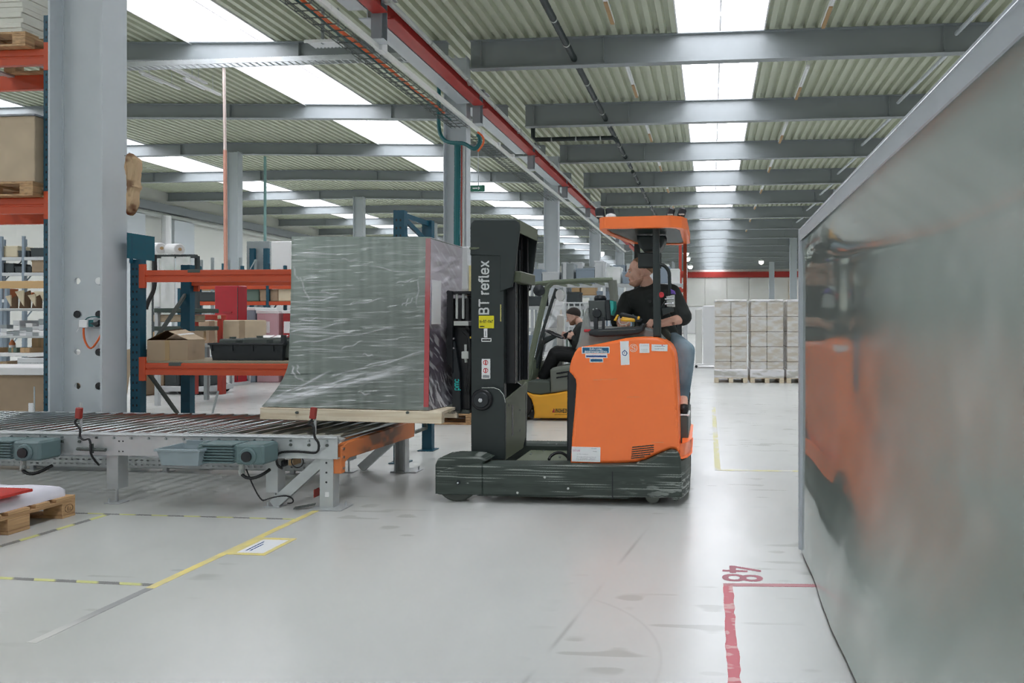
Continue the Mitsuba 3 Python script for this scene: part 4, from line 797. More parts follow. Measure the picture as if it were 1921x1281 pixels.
def sheet(name, ring, z0, thick, amp, m, label, cat, seed, fall=.0):
    """a soft sheet lying on the pallet: grid over the polygon's box, wavy top, closed sides"""
    (x0, y0), (x1, y1) = ring; nx, ny = 46, 34
    u, v = np.meshgrid(np.linspace(0, 1, nx), np.linspace(0, 1, ny), indexing='ij')
    ed = np.minimum(np.minimum(u, 1 - u) * nx / 3, np.minimum(v, 1 - v) * ny / 3).clip(0, 1)
    h = z0 + thick * (.55 + .45 * ed ** .5) + amp * (meshkit.fbm(np.stack([u * 3 + seed, v * 3, u * 0], -1), 3, seed) - .4) * ed
    X = x0 + (x1 - x0) * u + .012 * (meshkit.noise(np.stack([v * 7, u * 0, u * 0 + seed], -1)) - .5); Yy = y0 + (y1 - y0) * v
    top = np.stack([X, Yy, h], -1).reshape(-1, 3); bot = np.stack([X, Yy, h * 0 + z0], -1).reshape(-1, 3); n = nx * ny
    i, j = np.meshgrid(np.arange(nx - 1), np.arange(ny - 1), indexing='ij'); a = (i * ny + j).ravel()
    F = np.stack([a, a + ny, a + ny + 1, a + 1], 1); F = np.vstack([F, F[:, ::-1] + n]); rim = [k * ny for k in range(nx)] + [(nx - 1) * ny + k for k in range(1, ny)] + [k * ny + ny - 1 for k in range(nx - 2, -1, -1)] + [k for k in range(ny - 2, 0, -1)]
    r = np.array(rim); q = np.roll(r, -1); F = np.vstack([F, np.stack([r, r + n, q + n, q], 1)])
    return solo(name, MB().raw(np.vstack([top, bot]), F), m, label, cat, smooth=50)
sheet('foam_sheet', ((PX1 - 1.15, PY1 - .72), (PX1 - .03, PY1 - .05)), .1445, .085, .05, mat('foam_white', '#dcdbe6', .6), 'white padded foam sheet lying on the brown pallet at the lower left', 'foam sheet', 4)
sheet('red_sheet', ((PX1 - 1.15, PY1 - .80), (PX1 + .015, PY1 - .33)), .2445, .03, .004, mat('sheet_red', '#b5362f', .4), 'red flat board lying over the white foam on the brown pallet', 'red board', 9)

# ---------------------------------------------------------------- pallet racks behind the conveyor
def rack_col(p, n, uv):
    z = p.z / .05; k = z - dr.floor(z); f = dr.abs(n.y) > .5
    return mi.Color3f(.008, .085, .125)
def upright(par, x, y, h, hole=True, w=.105, d=.075, z0=0):
    k = part(par, 'upright', MB().slab([(x, y), (x + w, y), (x + w, y + d), (x + w - .012, y + d), (x + w - .012, y + .008), (x + .012, y + .008), (x + .012, y + d), (x, y + d)], z0, h, axis='z'), 'blue_rack', smooth=False)
    if hole:
        m = MB()
        for z in np.arange(.15, h - .05, .075):
            for dx in (.03, .07): m.box(x + dx - .008, x + dx + .008, y - .0008, y, z - .011, z + .011)
        part(k, 'perforation', m, 'mast_inner', smooth=False, kind='stuff')
    return k
def frame(par, x, y0, y1, h, foot=True, hole=True, zs=None):
    upright(par, x, y0, h, hole); upright(par, x, y1 - .075, h, False)
    z, s = .22, 0
    zs = zs or [.24, .95, 1.65, 2.3]
    a, b = y0 + .07, y1 - .07
    part(par, 'brace', MB().bar((x + .05, a, zs[0]), (x + .05, b, zs[0]), .03, .03), 'dark_steel')
    for i, (u, v) in enumerate(zip(zs, zs[1:])):
        if v < h: part(par, 'brace', MB().bar((x + .05, a if i % 2 else b, u), (x + .05, b if i % 2 else a, v), .028, .028), 'dark_steel')
    if foot:
        for y in (y0, y1 - .075): part(par, 'foot_plate', MB().box(x - .03, x + .14, y - .05, y + .12, 0, .01, b=.003), 'blue_rack')
def rbeam(par, x0, x1, y, z0, z1, s=1, conn=True, m='orange_rack'):
    """box beam with a ribbed face, y = front face, s = depth direction"""
    h = z1 - z0
    prof = [(0, 0), (0, .42 * h), (.010, .46 * h), (.010, .54 * h), (0, .58 * h), (0, .93 * h), (.008, h), (.05, h), (.05, 0)]
    b = part(par, 'beam', MB().slab([(y + s * a, z0 + c_) for a, c_ in prof], x0, x1, axis='x'), m, smooth=False)
    if conn:
        for x in (x0, x1 - .05): part(b, 'end_connector', MB().box(x - .012, x + .055, y - s * .006, y + s * .02, z0 - .06, z1 + .06, b=.003), m)
    return b
RK = thing('pallet_rack', 'low rack bay with blue uprights and two orange beams behind the roller conveyor', 'rack')
ya, yb = 6.50, 7.24
frame(RK, -5.735, ya, yb, 1.97); frame(RK, -3.035, ya, yb, 2.42)
part(RK, 'top_rail', MB().box(-2.99, -2.96, ya + .05, yb, 2.36, 2.41).bar((-2.97, ya + .06, 2.36), (-2.97, yb - .05, 2.18), .02, .05), 'blue_rack')
for (z0, z1) in ((1.745, 1.862), (.828, .945)):
    rbeam(RK, -5.63, -3.035, ya, z0, z1); rbeam(RK, -5.63, -3.035, yb, z0, z1, s=-1)
for z1, xs in ((1.865, (-5.13, -3.65)), (.948, (-5.33, -3.93))):
    for x in xs: part(RK, 'shelf_clip', MB().box(x, x + .13, ya - .004, ya + .03, z1 - .03, z1 + .004, b=.004), 'dark_steel')
part(RK, 'shelf_board', MB().box(-5.62, -3.04, ya + .02, yb - .02, .946, .965), mat('chipboard', '#8f8672', .65))
# teal sign plate on the rack end
TS = thing('sign_plate', 'dark teal blank sign plate above the end of the low orange rack', 'sign plate')
part(TS, 'plate', MB().box(-5.70, -5.695, 6.42, 6.76, 1.975, 2.225), 'teal', smooth=False); part(TS, 'post', MB().box(-5.71, -5.695, 6.46, 6.49, 1.93, 2.2), 'blue_rack')
# carton with its flaps up, black crate on the low rack
mat('cardboard', lambda p, n, uv: mi.Color3f(.37, .275, .185) * (.88 + .24 * fbm(p.x * 6, p.y * 6, p.z * 6, 3)), .7)
mat('cardboard_light', lambda p, n, uv: mi.Color3f(.50, .40, .28) * (.88 + .24 * fbm(p.x * 5, p.y * 5, p.z * 5, 3)), .7)
mat('cardboard_dark', '#5a4632', .75)
mat('tape_brown', '#a58a63', .4)
def carton(name, x0, x1, y0, y1, z0, z1, label, m='cardboard', group=None, tape=True, M=None, cat='cardboard box'):
    k = thing(name, label, cat, group)
    part(k, 'body', MB().box(x0, x1, y0, y1, z0, z1, M, b=.006), m)
    if tape: part(k, 'tape', MB().box((x0 + x1) / 2 - .025, (x0 + x1) / 2 + .025, y0 - .001, y0 + .001, z0 + .003, z1 - .003, M), 'tape_brown')
    return k
p0, p1 = atY(287, 677, 6.62), atY(352, 636, 6.62)
CB = thing('open_carton', 'open brown cardboard box with raised flaps on the lower shelf of the orange rack', 'cardboard box')
x0, x1, z0, z1 = p0[0], p1[0], .965, 1.17
Mc = rotm([0, 0, 1], 14, (x1, 6.62, 0))
m = MB()
for a in ((x0, x1, 6.62, 6.626), (x0, x1, 6.98, 6.986), (x0, x0 + .006, 6.62, 6.986), (x1 - .006, x1, 6.62, 6.986)): m.box(a[0], a[1], a[2], a[3], z0, z1, Mc)
m.box(x0, x1, 6.62, 6.98, z0, z0 + .006, Mc)
part(CB, 'walls', m, 'cardboard', smooth=False)
part(CB, 'tape', MB().box((x0 + x1) / 2 - .02, (x0 + x1) / 2 + .02, 6.618, 6.62, z0, z1, Mc), 'tape_brown')
def flap(pts, m='cardboard'): return MB().slab([(0, 0), (1, 0), (1, 1)], 0, 1) if False else MB().mesh(manifold3d.Manifold.hull_points(np.array([np.array(q) + np.array(o) for q in pts for o in ((0, 0, 0), (0, 0, .005))])), Mc)
part(CB, 'flap', flap([(x0, 6.63, z1), (x0, 6.98, z1), (x0 + .16, 6.99, z1 + .11), (x0 + .16, 6.64, z1 + .09)]), 'cardboard_dark')
part(CB, 'flap', flap([(x1, 6.63, z1), (x1, 6.98, z1), (x1 - .19, 6.99, z1 + .10), (x1 - .19, 6.66, z1 + .085)]), 'cardboard_light')
part(CB, 'label', flap([(x1 - .09, 6.66, z1 + .044), (x1 - .09, 6.97, z1 + .054), (x1 - .11, 6.97, z1 + .064), (x1 - .11, 6.66, z1 + .054)]), 'white_mat')
part(CB, 'flap', flap([(x0 + .01, 6.98, z1), (x1 - .01, 6.98, z1), (x1 - .05, 7.08, z1 + .08), (x0 + .05, 7.08, z1 + .08)]), 'cardboard')
p0, p1 = atY(398, 677, 6.7), atY(535, 646, 6.7)
BC = thing('black_crate', 'long low black plastic crate on the orange rack, beside the open box', 'crate')
part(BC, 'body', tub(p0[0], p1[0], 6.66, 7.1, .966, 1.135, .02, .02, .008), 'black_mat', smooth=False)
part(BC, 'rim', MB().box(p0[0] - .012, p1[0] + .012, 6.645, 6.668, 1.118, 1.14, b=.005).box(p0[0] - .012, p0[0] + .01, 6.65, 7.11, 1.118, 1.14).box(p1[0] - .01, p1[0] + .012, 6.65, 7.11, 1.118, 1.14).box(p0[0], p1[0], 7.09, 7.11, 1.118, 1.14), 'black_mat')
for x in np.linspace(p0[0] + .03, p1[0] - .1, 4): part(BC, 'rib', MB().box(x - .003, x + .003, 6.656, 6.664, 1.06, 1.12), 'black_mat')
part(BC, 'corner_post', MB().box(p1[0] - .02, p1[0] + .015, 6.66, 6.7, 1.13, 1.22), 'black_mat')
for i, (x, w, h) in enumerate(((p0[0] + .05, .2, .04), (p0[0] + .30, .28, .05), (p0[0] + .62, .25, .035))):
    solo('machine_part', MB().box(x, x + w, 6.72, 6.98, .985, 1.14 + h, b=.015).cyl((x + w / 2, 6.8, 1.14 + h), (x + w / 2, 6.8, 1.16 + h), .03, 12), 'dark_steel', f'{("first", "second", "third")[i]} dark metal part from the left in the long black crate', 'machine part')
# tall rack at the upper left
TR = thing('tall_rack', 'tall pallet rack with blue uprights and orange beams behind the left column', 'rack')
frame(TR, -6.665, ya, yb, 4.42, zs=[.24, 1.0, 1.75, 2.5, 3.25, 4.0]); frame(TR, -9.47, ya, yb, 4.42, zs=[.24, 1.0, 1.75, 2.5, 3.25, 4.0])
for (z0, z1) in ((3.93, 4.09), (2.44, 2.60)):
    rbeam(TR, -9.36, -6.60, ya, z0, z1); rbeam(TR, -9.36, -6.60, yb, z0, z1, s=-1)
for zb in (4.09, 2.60):
    for x in (-9.1, -8.45, -7.8, -7.15): part(TR, 'support_bar', MB().box(x, x + .08, ya + .01, yb - .01, zb - .02, zb), 'galv')
def rackpallet(x0, z0, lab): k = thing('rack_pallet', lab, 'pallet'); euro(k, x0, 6.42, lx=1.0, ly=.8, z0=z0); return k
rackpallet(-7.78, 4.091, 'wooden pallet on the top beam of the tall rack, under a stack of white boards')
rackpallet(-7.70, 2.601, 'wooden pallet on the lower beam of the tall rack, under a large brown carton')
for i in range(9):
    o = rnd.uniform(-.012, .012); z = 4.236 + i * .052
    solo('white_board', MB().box(-7.9 + o, -6.85 + o, 6.46 + o, 7.16, z, z + .050, b=.003), mat('board_white', '#d6d6cc', .6), f'white board in the stack on top of the tall rack, {["lowest", "second from below", "third from below", "fourth from below", "fifth from below", "sixth from below", "seventh from below", "eighth from below", "topmost"][i]}', 'board', 'white boards on the tall rack')
k = carton('large_carton', -7.62, -6.70, 6.44, 7.18, 2.746, 3.40, 'large plain brown carton on the lower beam of the tall rack at the left', 'cardboard_light', tape=False)
part(k, 'top_sheet', MB().box(-7.64, -6.68, 6.42, 7.20, 3.40, 3.415), 'ink_grey')
# white-topped carton behind the conveyor at the left edge, leaning board
k = carton('base_carton', -7.9, -6.83, 6.75, 7.2, 0, .80, 'low brown carton with a white lid behind the conveyor at the left edge', 'cardboard', tape=False)
part(k, 'lid', MB().box(-8.0, -6.72, 6.70, 7.25, .80, .88, b=.006), 'white_mat')
solo('leaning_board', MB().mesh(manifold3d.Manifold.hull_points(np.array([(-6.56, 6.78, .02), (-6.50, 6.80, .02), (-6.40, 6.78, 1.05), (-6.36, 6.80, 1.05), (-6.56, 7.3, .02), (-6.40, 7.3, 1.05)]))), 'cardboard_light', 'brown sheet leaning behind the left steel column', 'board')
# sockets and cable in the column, brown cloth
SO = thing('socket_box', 'white and grey electrical sockets with an orange cable on the left steel column', 'socket')
wy = 6.365
def sq(x0, y0, x1, y1, d, m, n, par=SO):
    a, b = atY(x0, y1, wy - d), atY(x1, y0, wy - d); return part(par, n, MB().box(a[0], b[0], wy - d, wy - .001, a[2], b[2], b=.006), m)
sq(147, 600, 163.5, 615, .055, 'white_gloss', 'white_socket'); sq(163, 600, 176, 613, .04, 'cable_green', 'coupling'); sq(174, 597, 193, 616, .06, 'steel_dark', 'grey_socket')
part(SO, 'plug', MB().slab(xz([(171, 606), (183, 604), (188, 600), (188, 608), (182, 613)], 6.29), 6.27, 6.31, .005), 'black_mat')
part(SO, 'green_cable', MB().tube(bez([atY(160, 601, 6.33), atY(168, 595, 6.31), atY(180, 594, 6.31), atY(188, 596, 6.33)], 14), .005, 6), 'cable_green')
part(SO, 'orange_cable', MB().tube(bez([atY(157, 615, 6.33), atY(158, 634, 6.32), atY(163, 647, 6.31), atY(171, 653, 6.31), atY(182, 641, 6.31), atY(192, 624, 6.33)], 24), .0085, 8), 'cable_orange')
part(SO, 'cable_tie', MB().tube([atY(149, 612, 6.31), atY(146, 619, 6.30), atY(143, 623, 6.30)], .002, 5), 'white_mat')
for q in ((145, 589.5), (186, 589.5), (186, 660.5), (186, 724)):
    p = atY(q[0], q[1], wy); solo('hole_plug', MB().lathe([(.004, 0), (.034, .002), (.036, .008), (.004, .010)], (p[0], wy - .010, p[2]), (0, 1, 0), 20), 'mast_inner', 'black round plug in a hole of the left steel column, ' + {145: 'upper left', 186: {589.5: 'upper right', 660.5: 'third row right', 724: 'lowest row right'}[q[1]]}[q[0]], 'hole plug', 'black plugs in the left column')
p = atY(186, 527, wy); solo('hole_plug', MB().lathe([(.004, 0), (.034, .002), (.036, .008), (.004, .010)], (p[0], wy - .010, p[2]), (0, 1, 0), 20), 'white_gloss', 'white round plug in the top right hole of the left steel column', 'hole plug')
GL = thing('hanging_cloth', 'brown crumpled glove-like cloth hanging on the side of the left steel column', 'cloth')
ring_ = [(239, 292), (246, 287), (252, 294), (263, 300), (261, 318), (258, 345), (262, 351), (257, 356), (257, 378), (252, 398), (243, 407), (240, 396), (242, 360), (241, 330), (238, 312)]
g = smooth_ring(xz(ring_, 6.3), 2); gx = MB().slab(g, 6.25, 6.33, .02); gm = gx.build(); gm = gm.subdivide().subdivide()
v = np.array(gm.vertices); v += .018 * (meshkit.fbm(v * [60, 60, 11], 3, 4) - .5)[:, None] * np.array([1, 1.6, 0]); v[:, 0] += .012
mat('cloth_brown', lambda p, n, uv: mix(mi.Color3f(.50, .36, .22), mi.Color3f(.20, .11, .06), smoothstep(.5, .75, fbm(p.x * 9, p.y * 9, p.z * 9, 3)) + .5 * smoothstep(2.55, 2.42, p.z)), .85, bump=lambda p, n, uv: fbm(p.x * 60, p.y * 60, p.z * 12, 3), bscale=.02)
part(GL, 'cloth', trimesh.Trimesh(v, gm.faces, process=False), 'cloth_brown', smooth=60)
part(GL, 'tie_string', MB().tube([atY(241, 346, 6.27), atY(250, 349, 6.235), atY(262, 352, 6.27)], .006, 6), 'cloth_brown')
p = atY(239, 292, 6.3); part(GL, 'hook', MB().tube([(p[0] - .03, 6.3, p[2] + .0), (p[0] + .015, 6.3, p[2] + .0), (p[0] + .02, 6.3, p[2] + .03)], .005, 6), 'steel_dark')

# ---------------------------------------------------------------- crane rail, cable trunking and tray along the column line
Xt = -5.66
zt = atX(900, 246.4, Xt)[2]
Ya, Yb = 2.0, 46.0
TK = thing('cable_trunking', 'long pale cable trunking under the red crane rail', 'cable trunking')
for i in range(22):
    y = Ya + i * 2
    part(TK, 'trunking_section', MB().box(Xt - .035, Xt + .035, y + .004, y + 1.996, zt - .045, zt + .045, b=.004), mat('trunk_mat', '#e9ebe8', .4))
for (px, py, s) in ((717, 87, .20), (904, 250, .15), (935, 270, .09), (962, 292, .09)):
    p = atX(px, py, Xt + .04); part(TK, 'outlet_box', MB().box(Xt - .05, Xt + .09, p[1] - s / 2, p[1] + s / 2, p[2] - s / 2, p[2] + s * .45, b=.008), 'white_gloss')
# wire cable tray left of the trunking
TY = thing('wire_tray', 'wire mesh cable tray with orange cables hanging beside the pale trunking', 'cable tray')
zc_ = zt - .11; xl, xr2 = Xt - .44, Xt - .05
for x, z in ((xl, zc_ + .05), (xl, zc_), (xl + .10, zc_), (xl + .21, zc_), (xr2, zc_), (xr2, zc_ + .05)):
    for a, b in ((Ya, 6.1), (6.7, 16.1), (16.7, 26.1), (26.7, 36.1), (36.7, Yb)): part(TY, 'long_wire', MB().cyl((x, a, z), (x, b, z), .008, 5), 'dark_steel')
m = MB()
cw = mikit.ply(MB().tube([(xl, 0, zc_ + .05), (xl, 0, zc_), (xr2, 0, zc_), (xr2, 0, zc_ + .05)], .009, 5).build(), 'dark_steel', smooth=30)
y = Ya + .1
while y < 34:
    if abs((y - 6.38 + 5) % 10 - 5) > .32: k = uniq(TY + '__cross_wire'); scene[k] = {**cw, 'to_world': T().translate([0, y, 0])}
    y += .235
for i, (dx, r, ye) in enumerate(((.11, .012, 15.6), (.14, .010, 15.6), (.085, .010, 13.0))):
    pts = [(xr2 - dx + .012 * math.sin(k * 2.1 + i), Ya + k * .5, zc_ + .02 + .006 * math.sin(k * 1.3 + i)) for k in range(int((ye - Ya) * 2))]
    part(TY, 'orange_cable', MB().tube(pts, r, 6), 'cable_orange', label='orange cable in the tray')
part(TY, 'green_cable', MB().tube([(xr2 - .2 + .02 * math.sin(k * 1.7), Ya + k * .5, zc_ + .02) for k in range(28)], .018, 6), 'cable_green')
# cable bundle drooping at the second column and going down its face
part(TY, 'green_cable', MB().tube(bez([atY(823, 160, 15.9), atY(823, 205, 15.9), atY(824, 243, 15.9), atY(833, 262, 15.8), atY(850, 268, 15.7), atY(872, 270, 15.6), atY(888, 279, 15.5), atY(899, 270, 15.5), atY(896, 252, 15.5)], 40), .045, 8), 'cable_green')
part(TY, 'orange_cable', MB().tube(bez([atY(896, 248, 15.4), atY(907, 260, 15.4), atY(905, 272, 15.4), atY(896, 284, 15.4)], 20), .022, 7), 'cable_orange')
part(TY, 'green_cable', MB().tube([atY(858, 268, 16.0), atY(858, 330, 16.08), atY(857, 400, 16.08), atY(857, 470, 16.08), atY(860, 560, 16.08)], .075, 8), 'cable_green', label='thick teal cable bundle down the column')
part(TY, 'red_cable', MB().tube([atY(866, 270, 16.0), atY(866, 340, 16.1), atY(865, 400, 16.1), atY(866, 460, 16.1), atY(866, 560, 16.1)], .018, 6), mat('cable_red', '#a6473c', .5))
part(TY, 'grey_conduit', MB().tube([atY(870, 270, 16.0), atY(870, 340, 16.1), atY(869, 400, 16.1), atY(868, 560, 16.1)], .025, 6), 'pipe_grey')
# crane rail: red girder with the grey pipe above it, hung on posts
Xr = -5.50
z0 = atX(854, 166, Xr - .12)[2]
za_ = atX(950, 224, Xr + .10)[2]
CRL = thing('crane_rail', 'long red crane girder under the roof along the column line', 'crane rail')
pst = [6.4 + 5 * k for k in range(9)]
seg = [(p_ + .12, q_ - .12) for p_, q_ in zip([1.4] + pst, pst + [51.0])]
for a, b in seg:
    part(CRL, 'red_girder', MB().slab([(Xr - .13, z0), (Xr + .13, z0), (Xr + .13, z0 + .022), (Xr + .012, z0 + .022), (Xr + .012, z0 + .25), (Xr + .13, z0 + .25), (Xr + .13, z0 + .27), (Xr - .13, z0 + .27), (Xr - .13, z0 + .25), (Xr - .012, z0 + .25), (Xr - .012, z0 + .022), (Xr - .13, z0 + .022)][::-1], a, b), 'red_beam', smooth=False)
zp = atX(950, 225, Xr + .12)[2]
PG = thing('grey_pipe', 'long grey round pipe above the red crane girder', 'pipe'); m = MB()
for i in range(24): part(PG, 'pipe_length', MB().cyl((Xr + .16, 1.0 + i * 2, zp), (Xr + .16, 2.96 + i * 2, zp), .052, 12, bev=.01), 'pipe_grey')
for i in range(12): part(PG, 'pipe_clip', MB().box(Xr + .10, Xr + .23, 3.2 + i * 4, 3.28 + i * 4, zp - .06, zp + .065, b=.006), 'pipe_grey')
for i, y in enumerate(pst):
    h = thing('rail_hanger', f'grey steel hanger post under the red crane rail, {ORD[i]} from the viewer', 'hanger', 'hangers under the crane rail')
    part(h, 'post', MB().box(Xr - .16, Xr + .02, y - .11, y - .095, zt + .04, z0 + .27).box(Xr - .16, Xr + .02, y + .095, y + .11, zt + .04, z0 + .27).box(Xr - .075, Xr - .06, y - .10, y + .10, zt + .04, z0 + .27), 'steel_dark', smooth=False)
    part(h, 'head_plate', MB().box(Xr - .2, Xr + .2, y - .13, y + .13, z0 + .275, z0 + .295).box(Xr - .18, Xr + .06, y - .12, y + .12, zt + .036, zt + .05), 'steel_mat')
    part(h, 'strut', MB().box(COLX[1] + .2, Xr + .1, y - .06, y + .06, z0 + .295, z0 + .40), 'steel_dark')
TB = thing('tie_beam', 'grey longitudinal tie beam between the columns behind the red crane rail', 'beam')
for a, b in zip(pst, pst[1:]): part(TB, 'beam_length', MB().box(Xr - .52, Xr - .20, a + .16, b - .16, z0 + .04, z0 + .06).box(Xr - .37, Xr - .35, a + .16, b - .16, z0 + .06, z0 + .5), 'steel_mat')
# cable tray on the left part of the nearest beam, small corrugated lamp
CT2 = thing('cable_ladder', 'bright galvanised cable ladder under the nearest left roof beam', 'cable ladder')
a, b = atY(240, 124, 16.2), atY(782, 126, 16.2); zq = a[2]
for y in (16.05, 16.30): part(CT2, 'side_rail', MB().box(a[0] - 1.5, b[0], y, y + .02, zq - .07, zq + .05), 'galv')
lr = mikit.ply(MB().box(0, .03, 16.06, 16.31, zq - .07, zq - .05).build(), 'galv')
for i in range(60): scene[uniq(CT2 + '__rung')] = {**lr, 'to_world': T().translate([a[0] - 1.4 + i * .165, 0, 0])}
a, b = atY(576, 80, 14.6), atY(638, 86, 14.6)
WB = thing('corrugated_bracket', 'white corrugated strip hanging beside the wire tray, left of the red crane rail', 'bracket')
n = 9; xs = np.linspace(a[0], b[0], 2 * n + 1); V = [(x, yy, a[2] + (.035 if k % 2 else 0)) for yy in (14.5, 14.95) for k, x in enumerate(xs)]; mm = len(xs)
part(WB, 'sheet', MB().raw(V, [[k, k + 1, mm + k + 1, mm + k] for k in range(mm - 1)]).box(a[0], b[0], 14.48, 14.50, a[2] - .05, a[2] + .01), 'white_gloss', smooth=False)
part(WB, 'hanger', MB().bar((a[0] + .3, 14.7, a[2]), (a[0] + .3, 14.7, ZD + .05 + roof_z(a[0])), .05, .05).bar((b[0] - .1, 14.7, a[2]), (b[0] - .1, 14.7, ZD + .05 + roof_z(b[0])), .03, .03), 'steel_dark')
# dark drain pipes under the right bay, strip lamps, air pipe brace
def drain(x, ya, yb, z, r, lab): 
    k = thing('drain_pipe', lab, 'pipe'); part(k, 'pipe', MB().cyl((x, ya, z), (x, yb, z), r, 12, bev=.01), 'mast_paint', smooth=30)
    for i in range(int((yb - ya) / 1.3)): part(k, 'pipe_band', MB().cyl((x, ya + .5 + i * 1.3, z), (x, ya + .54 + i * 1.3, z), r + .008, 12), 'pipe_grey')
    return k
p = atY(1075, 108, 16.4); zx = p[2]
drain(p[0], 6, 28.4, zx + .02, .075, 'dark drain pipe running under the roof deck right of the red crane rail')
k = drain(p[0], 29.0, 44, zx, .075, 'far length of the dark drain pipe under the roof deck')
q0, q1 = atY(1000, 262, 22.5), atY(1156, 260, 22.5)
DP = thing('cross_pipe', 'dark pipe hanging crosswise under the roof right of the red girder', 'pipe'); part(DP, 'pipe', MB().tube([(q0[0], 22.5, q0[2] + .5), (q0[0], 22.5, q0[2] + .08), (q0[0] + .08, 22.5, q0[2]), (q1[0] - .1, 22.5, q0[2]), (q1[0] + .05, 22.6, q0[2] - .1)], .07, 10), 'mast_paint')
part(DP, 'hanger_rod', MB().cyl((q0[0] + 1.2, 22.5, q0[2]), (q0[0] + 1.2, 22.5, ZD + .02), .012, 6), 'steel_mat')
for i in range(3): part(DP, 'pipe_band', MB().cyl((q0[0] + .6 + i * .8, 22.5, q0[2]), (q0[0] + .64 + i * .8, 22.5, q0[2]), .08, 10), 'pipe_grey')
def striplamp(x, y, L, z, lab, grp, orange=True):
    k = thing('strip_lamp', lab, 'strip lamp', grp)
    part(k, 'housing', MB().box(x - .05, x + .05, y, y + L, z, z + .06, b=.006), 'white_mat'); part(k, 'rod', MB().cyl((x, y + .3, z + .05), (x, y + .3, ZD + .02 + roof_z(x)), .008, 6).cyl((x, y + L - .3, z + .05), (x, y + L - .3, ZD + .02 + roof_z(x)), .008, 6), 'steel_mat'); part(k, 'tube', MB().cyl((x, y + .05, z - .03), (x, y + L * .55, z - .03), .02, 8), 'white_gloss')
    if orange: part(k, 'ballast_cover', MB().box(x - .04, x + .04, y + L * .6, y + L, z - .03, z, b=.004), mat('lamp_tan', '#a98a62', .5))
for b in range(8):
    for x, sd in ((-2.15, 'left'), (2.45, 'right')):
        striplamp(x, 12.6 + 5 * b if sd == 'left' else 13.2 + 5 * b, 2.6, 7.86, f'narrow strip lamp {sd} of the rooflight in the {ORD[b]} roof bay in view', f'strip lamps {sd} of the rooflight')
for i, (px, py, qx, qy, Y) in enumerate(((273, 311, 376, 340, 30.5), (762, 306, 812, 336, 30.5), (263, 133, 292, 147, 17.6), (315, 121, 335, 136, 17.2), (345, 145, 390, 165, 17.8))):
    p = atY(px, py, Y); L = 2.6 if i < 2 else 1.4
    q = atX(qx, qy, p[0] - .001) if False else p
    striplamp(p[0], Y, L * 2.2 if i < 2 else L, p[2] - .05, ['long pale strip lamp under the roof right of the hanging brown cloth', 'long pale strip lamp under the roof left of the teal cable column', 'short pale strip lamp at the upper left, nearest the left column', 'short pale strip lamp under the left cable ladder', 'third short strip lamp from the left under the cable ladder'][i], None, False)
BR = thing('roof_brace', 'round grey tube running under the roof at the right, beside the wrapped stack', 'roof brace')
for i in range(7): y = 11.55 + 5 * i; part(BR, 'tube', MB().cyl((5.5, y + .15, 7.62), (5.5, y + 4.85, 7.86), .05, 10), 'steel_mat')
# hanging cords
p0, p1 = atY(420, 128, 16.2), atY(424, 505, 16.2)
HC = thing('ceiling_rope', 'long pink and white cord hanging from the left roof beam', 'cord'); part(HC, 'cord', MB().cyl(p0, (p0[0] + .03, p0[1], p0[2] - 2.0), .035, 8).build(), mat('cord_pale', '#d8c8c2', .5)); part(HC, 'lower_cord', MB().cyl((p0[0] + .03, p0[1], p0[2] - 2.0), (p1[0], p1[1], 1.7), .042, 8), mat('cord_pink', '#d09a88', .5))
p0 = atY(482, 342, 26.0); HD = thing('teal_pole', 'thin teal pole hanging from the far roof at the left, right of the pink cord', 'cord'); part(HD, 'pole', MB().cyl((p0[0], 26.5, 7.93), (p0[0], 26.5, 2.5), .05, 8), mat('teal_pale', '#7fa5a3', .5))
# exit sign by the second column
p = atY(897, 353, 24.0); ES = thing('exit_sign', 'small green emergency exit sign hanging behind the second column', 'exit sign')
part(ES, 'panel', MB().box(p[0] - .30, p[0] + .22, 24.0, 24.04, p[2] - .11, p[2] + .11, b=.01), mat('exit_green', '#1d6b55', .4)); part(ES, 'arrow', MB().box(p[0] - .2, p[0] - .02, 23.99, 24.0, p[2] - .02, p[2] + .02).slab([(p[0] + .0, p[2] - .06), (p[0] + .08, p[2]), (p[0] + .0, p[2] + .06)], 23.99, 24.0), 'white_gloss'); part(ES, 'rod', MB().cyl((p[0], 24.02, p[2] + .1), (p[0], 24.02, ZD + .3), .012, 6), 'steel_mat')

# ---------------------------------------------------------------- people
mat('skin', lambda p, n, uv: mix(mi.Color3f(.76, .48, .37), mi.Color3f(.68, .38, .29), fbm(p.x * 14, p.y * 14, p.z * 14, 3)), .5, spec=.35)
mat('skin_pale', lambda p, n, uv: mix(mi.Color3f(.74, .50, .41), mi.Color3f(.66, .40, .31), fbm(p.x * 14, p.y * 14, p.z * 14, 3)), .5, spec=.35)
mat('hair_sandy', '#8a6a50', .8); mat('hair_dark', '#2b2420', .75); mat('beard', '#a07a5e', .8)
mat('shirt_black', lambda p, n, uv: mi.Color3f(.012, .017, .016) * (.7 + .7 * fbm(p.x * 8, p.y * 8, p.z * 8, 3)), .75, bump=lambda p, n, uv: fbm(p.x * 9 + p.z * 5, p.y * 9, p.z * 7, 3), bscale=.03)
mat('jeans', lambda p, n, uv: mix(mi.Color3f(.10, .17, .22), mi.Color3f(.24, .33, .39), smoothstep(.25, .75, fbm(p.x * 9, p.y * 9, p.z * 6, 3))), .8, bump=lambda p, n, uv: fbm(p.x * 14, p.y * 14, p.z * 9, 3), bscale=.018)
mat('trousers_black', '#141718', .75, bump=lambda p, n, uv: fbm(p.x * 12, p.y * 12, p.z * 9, 3), bscale=.02)
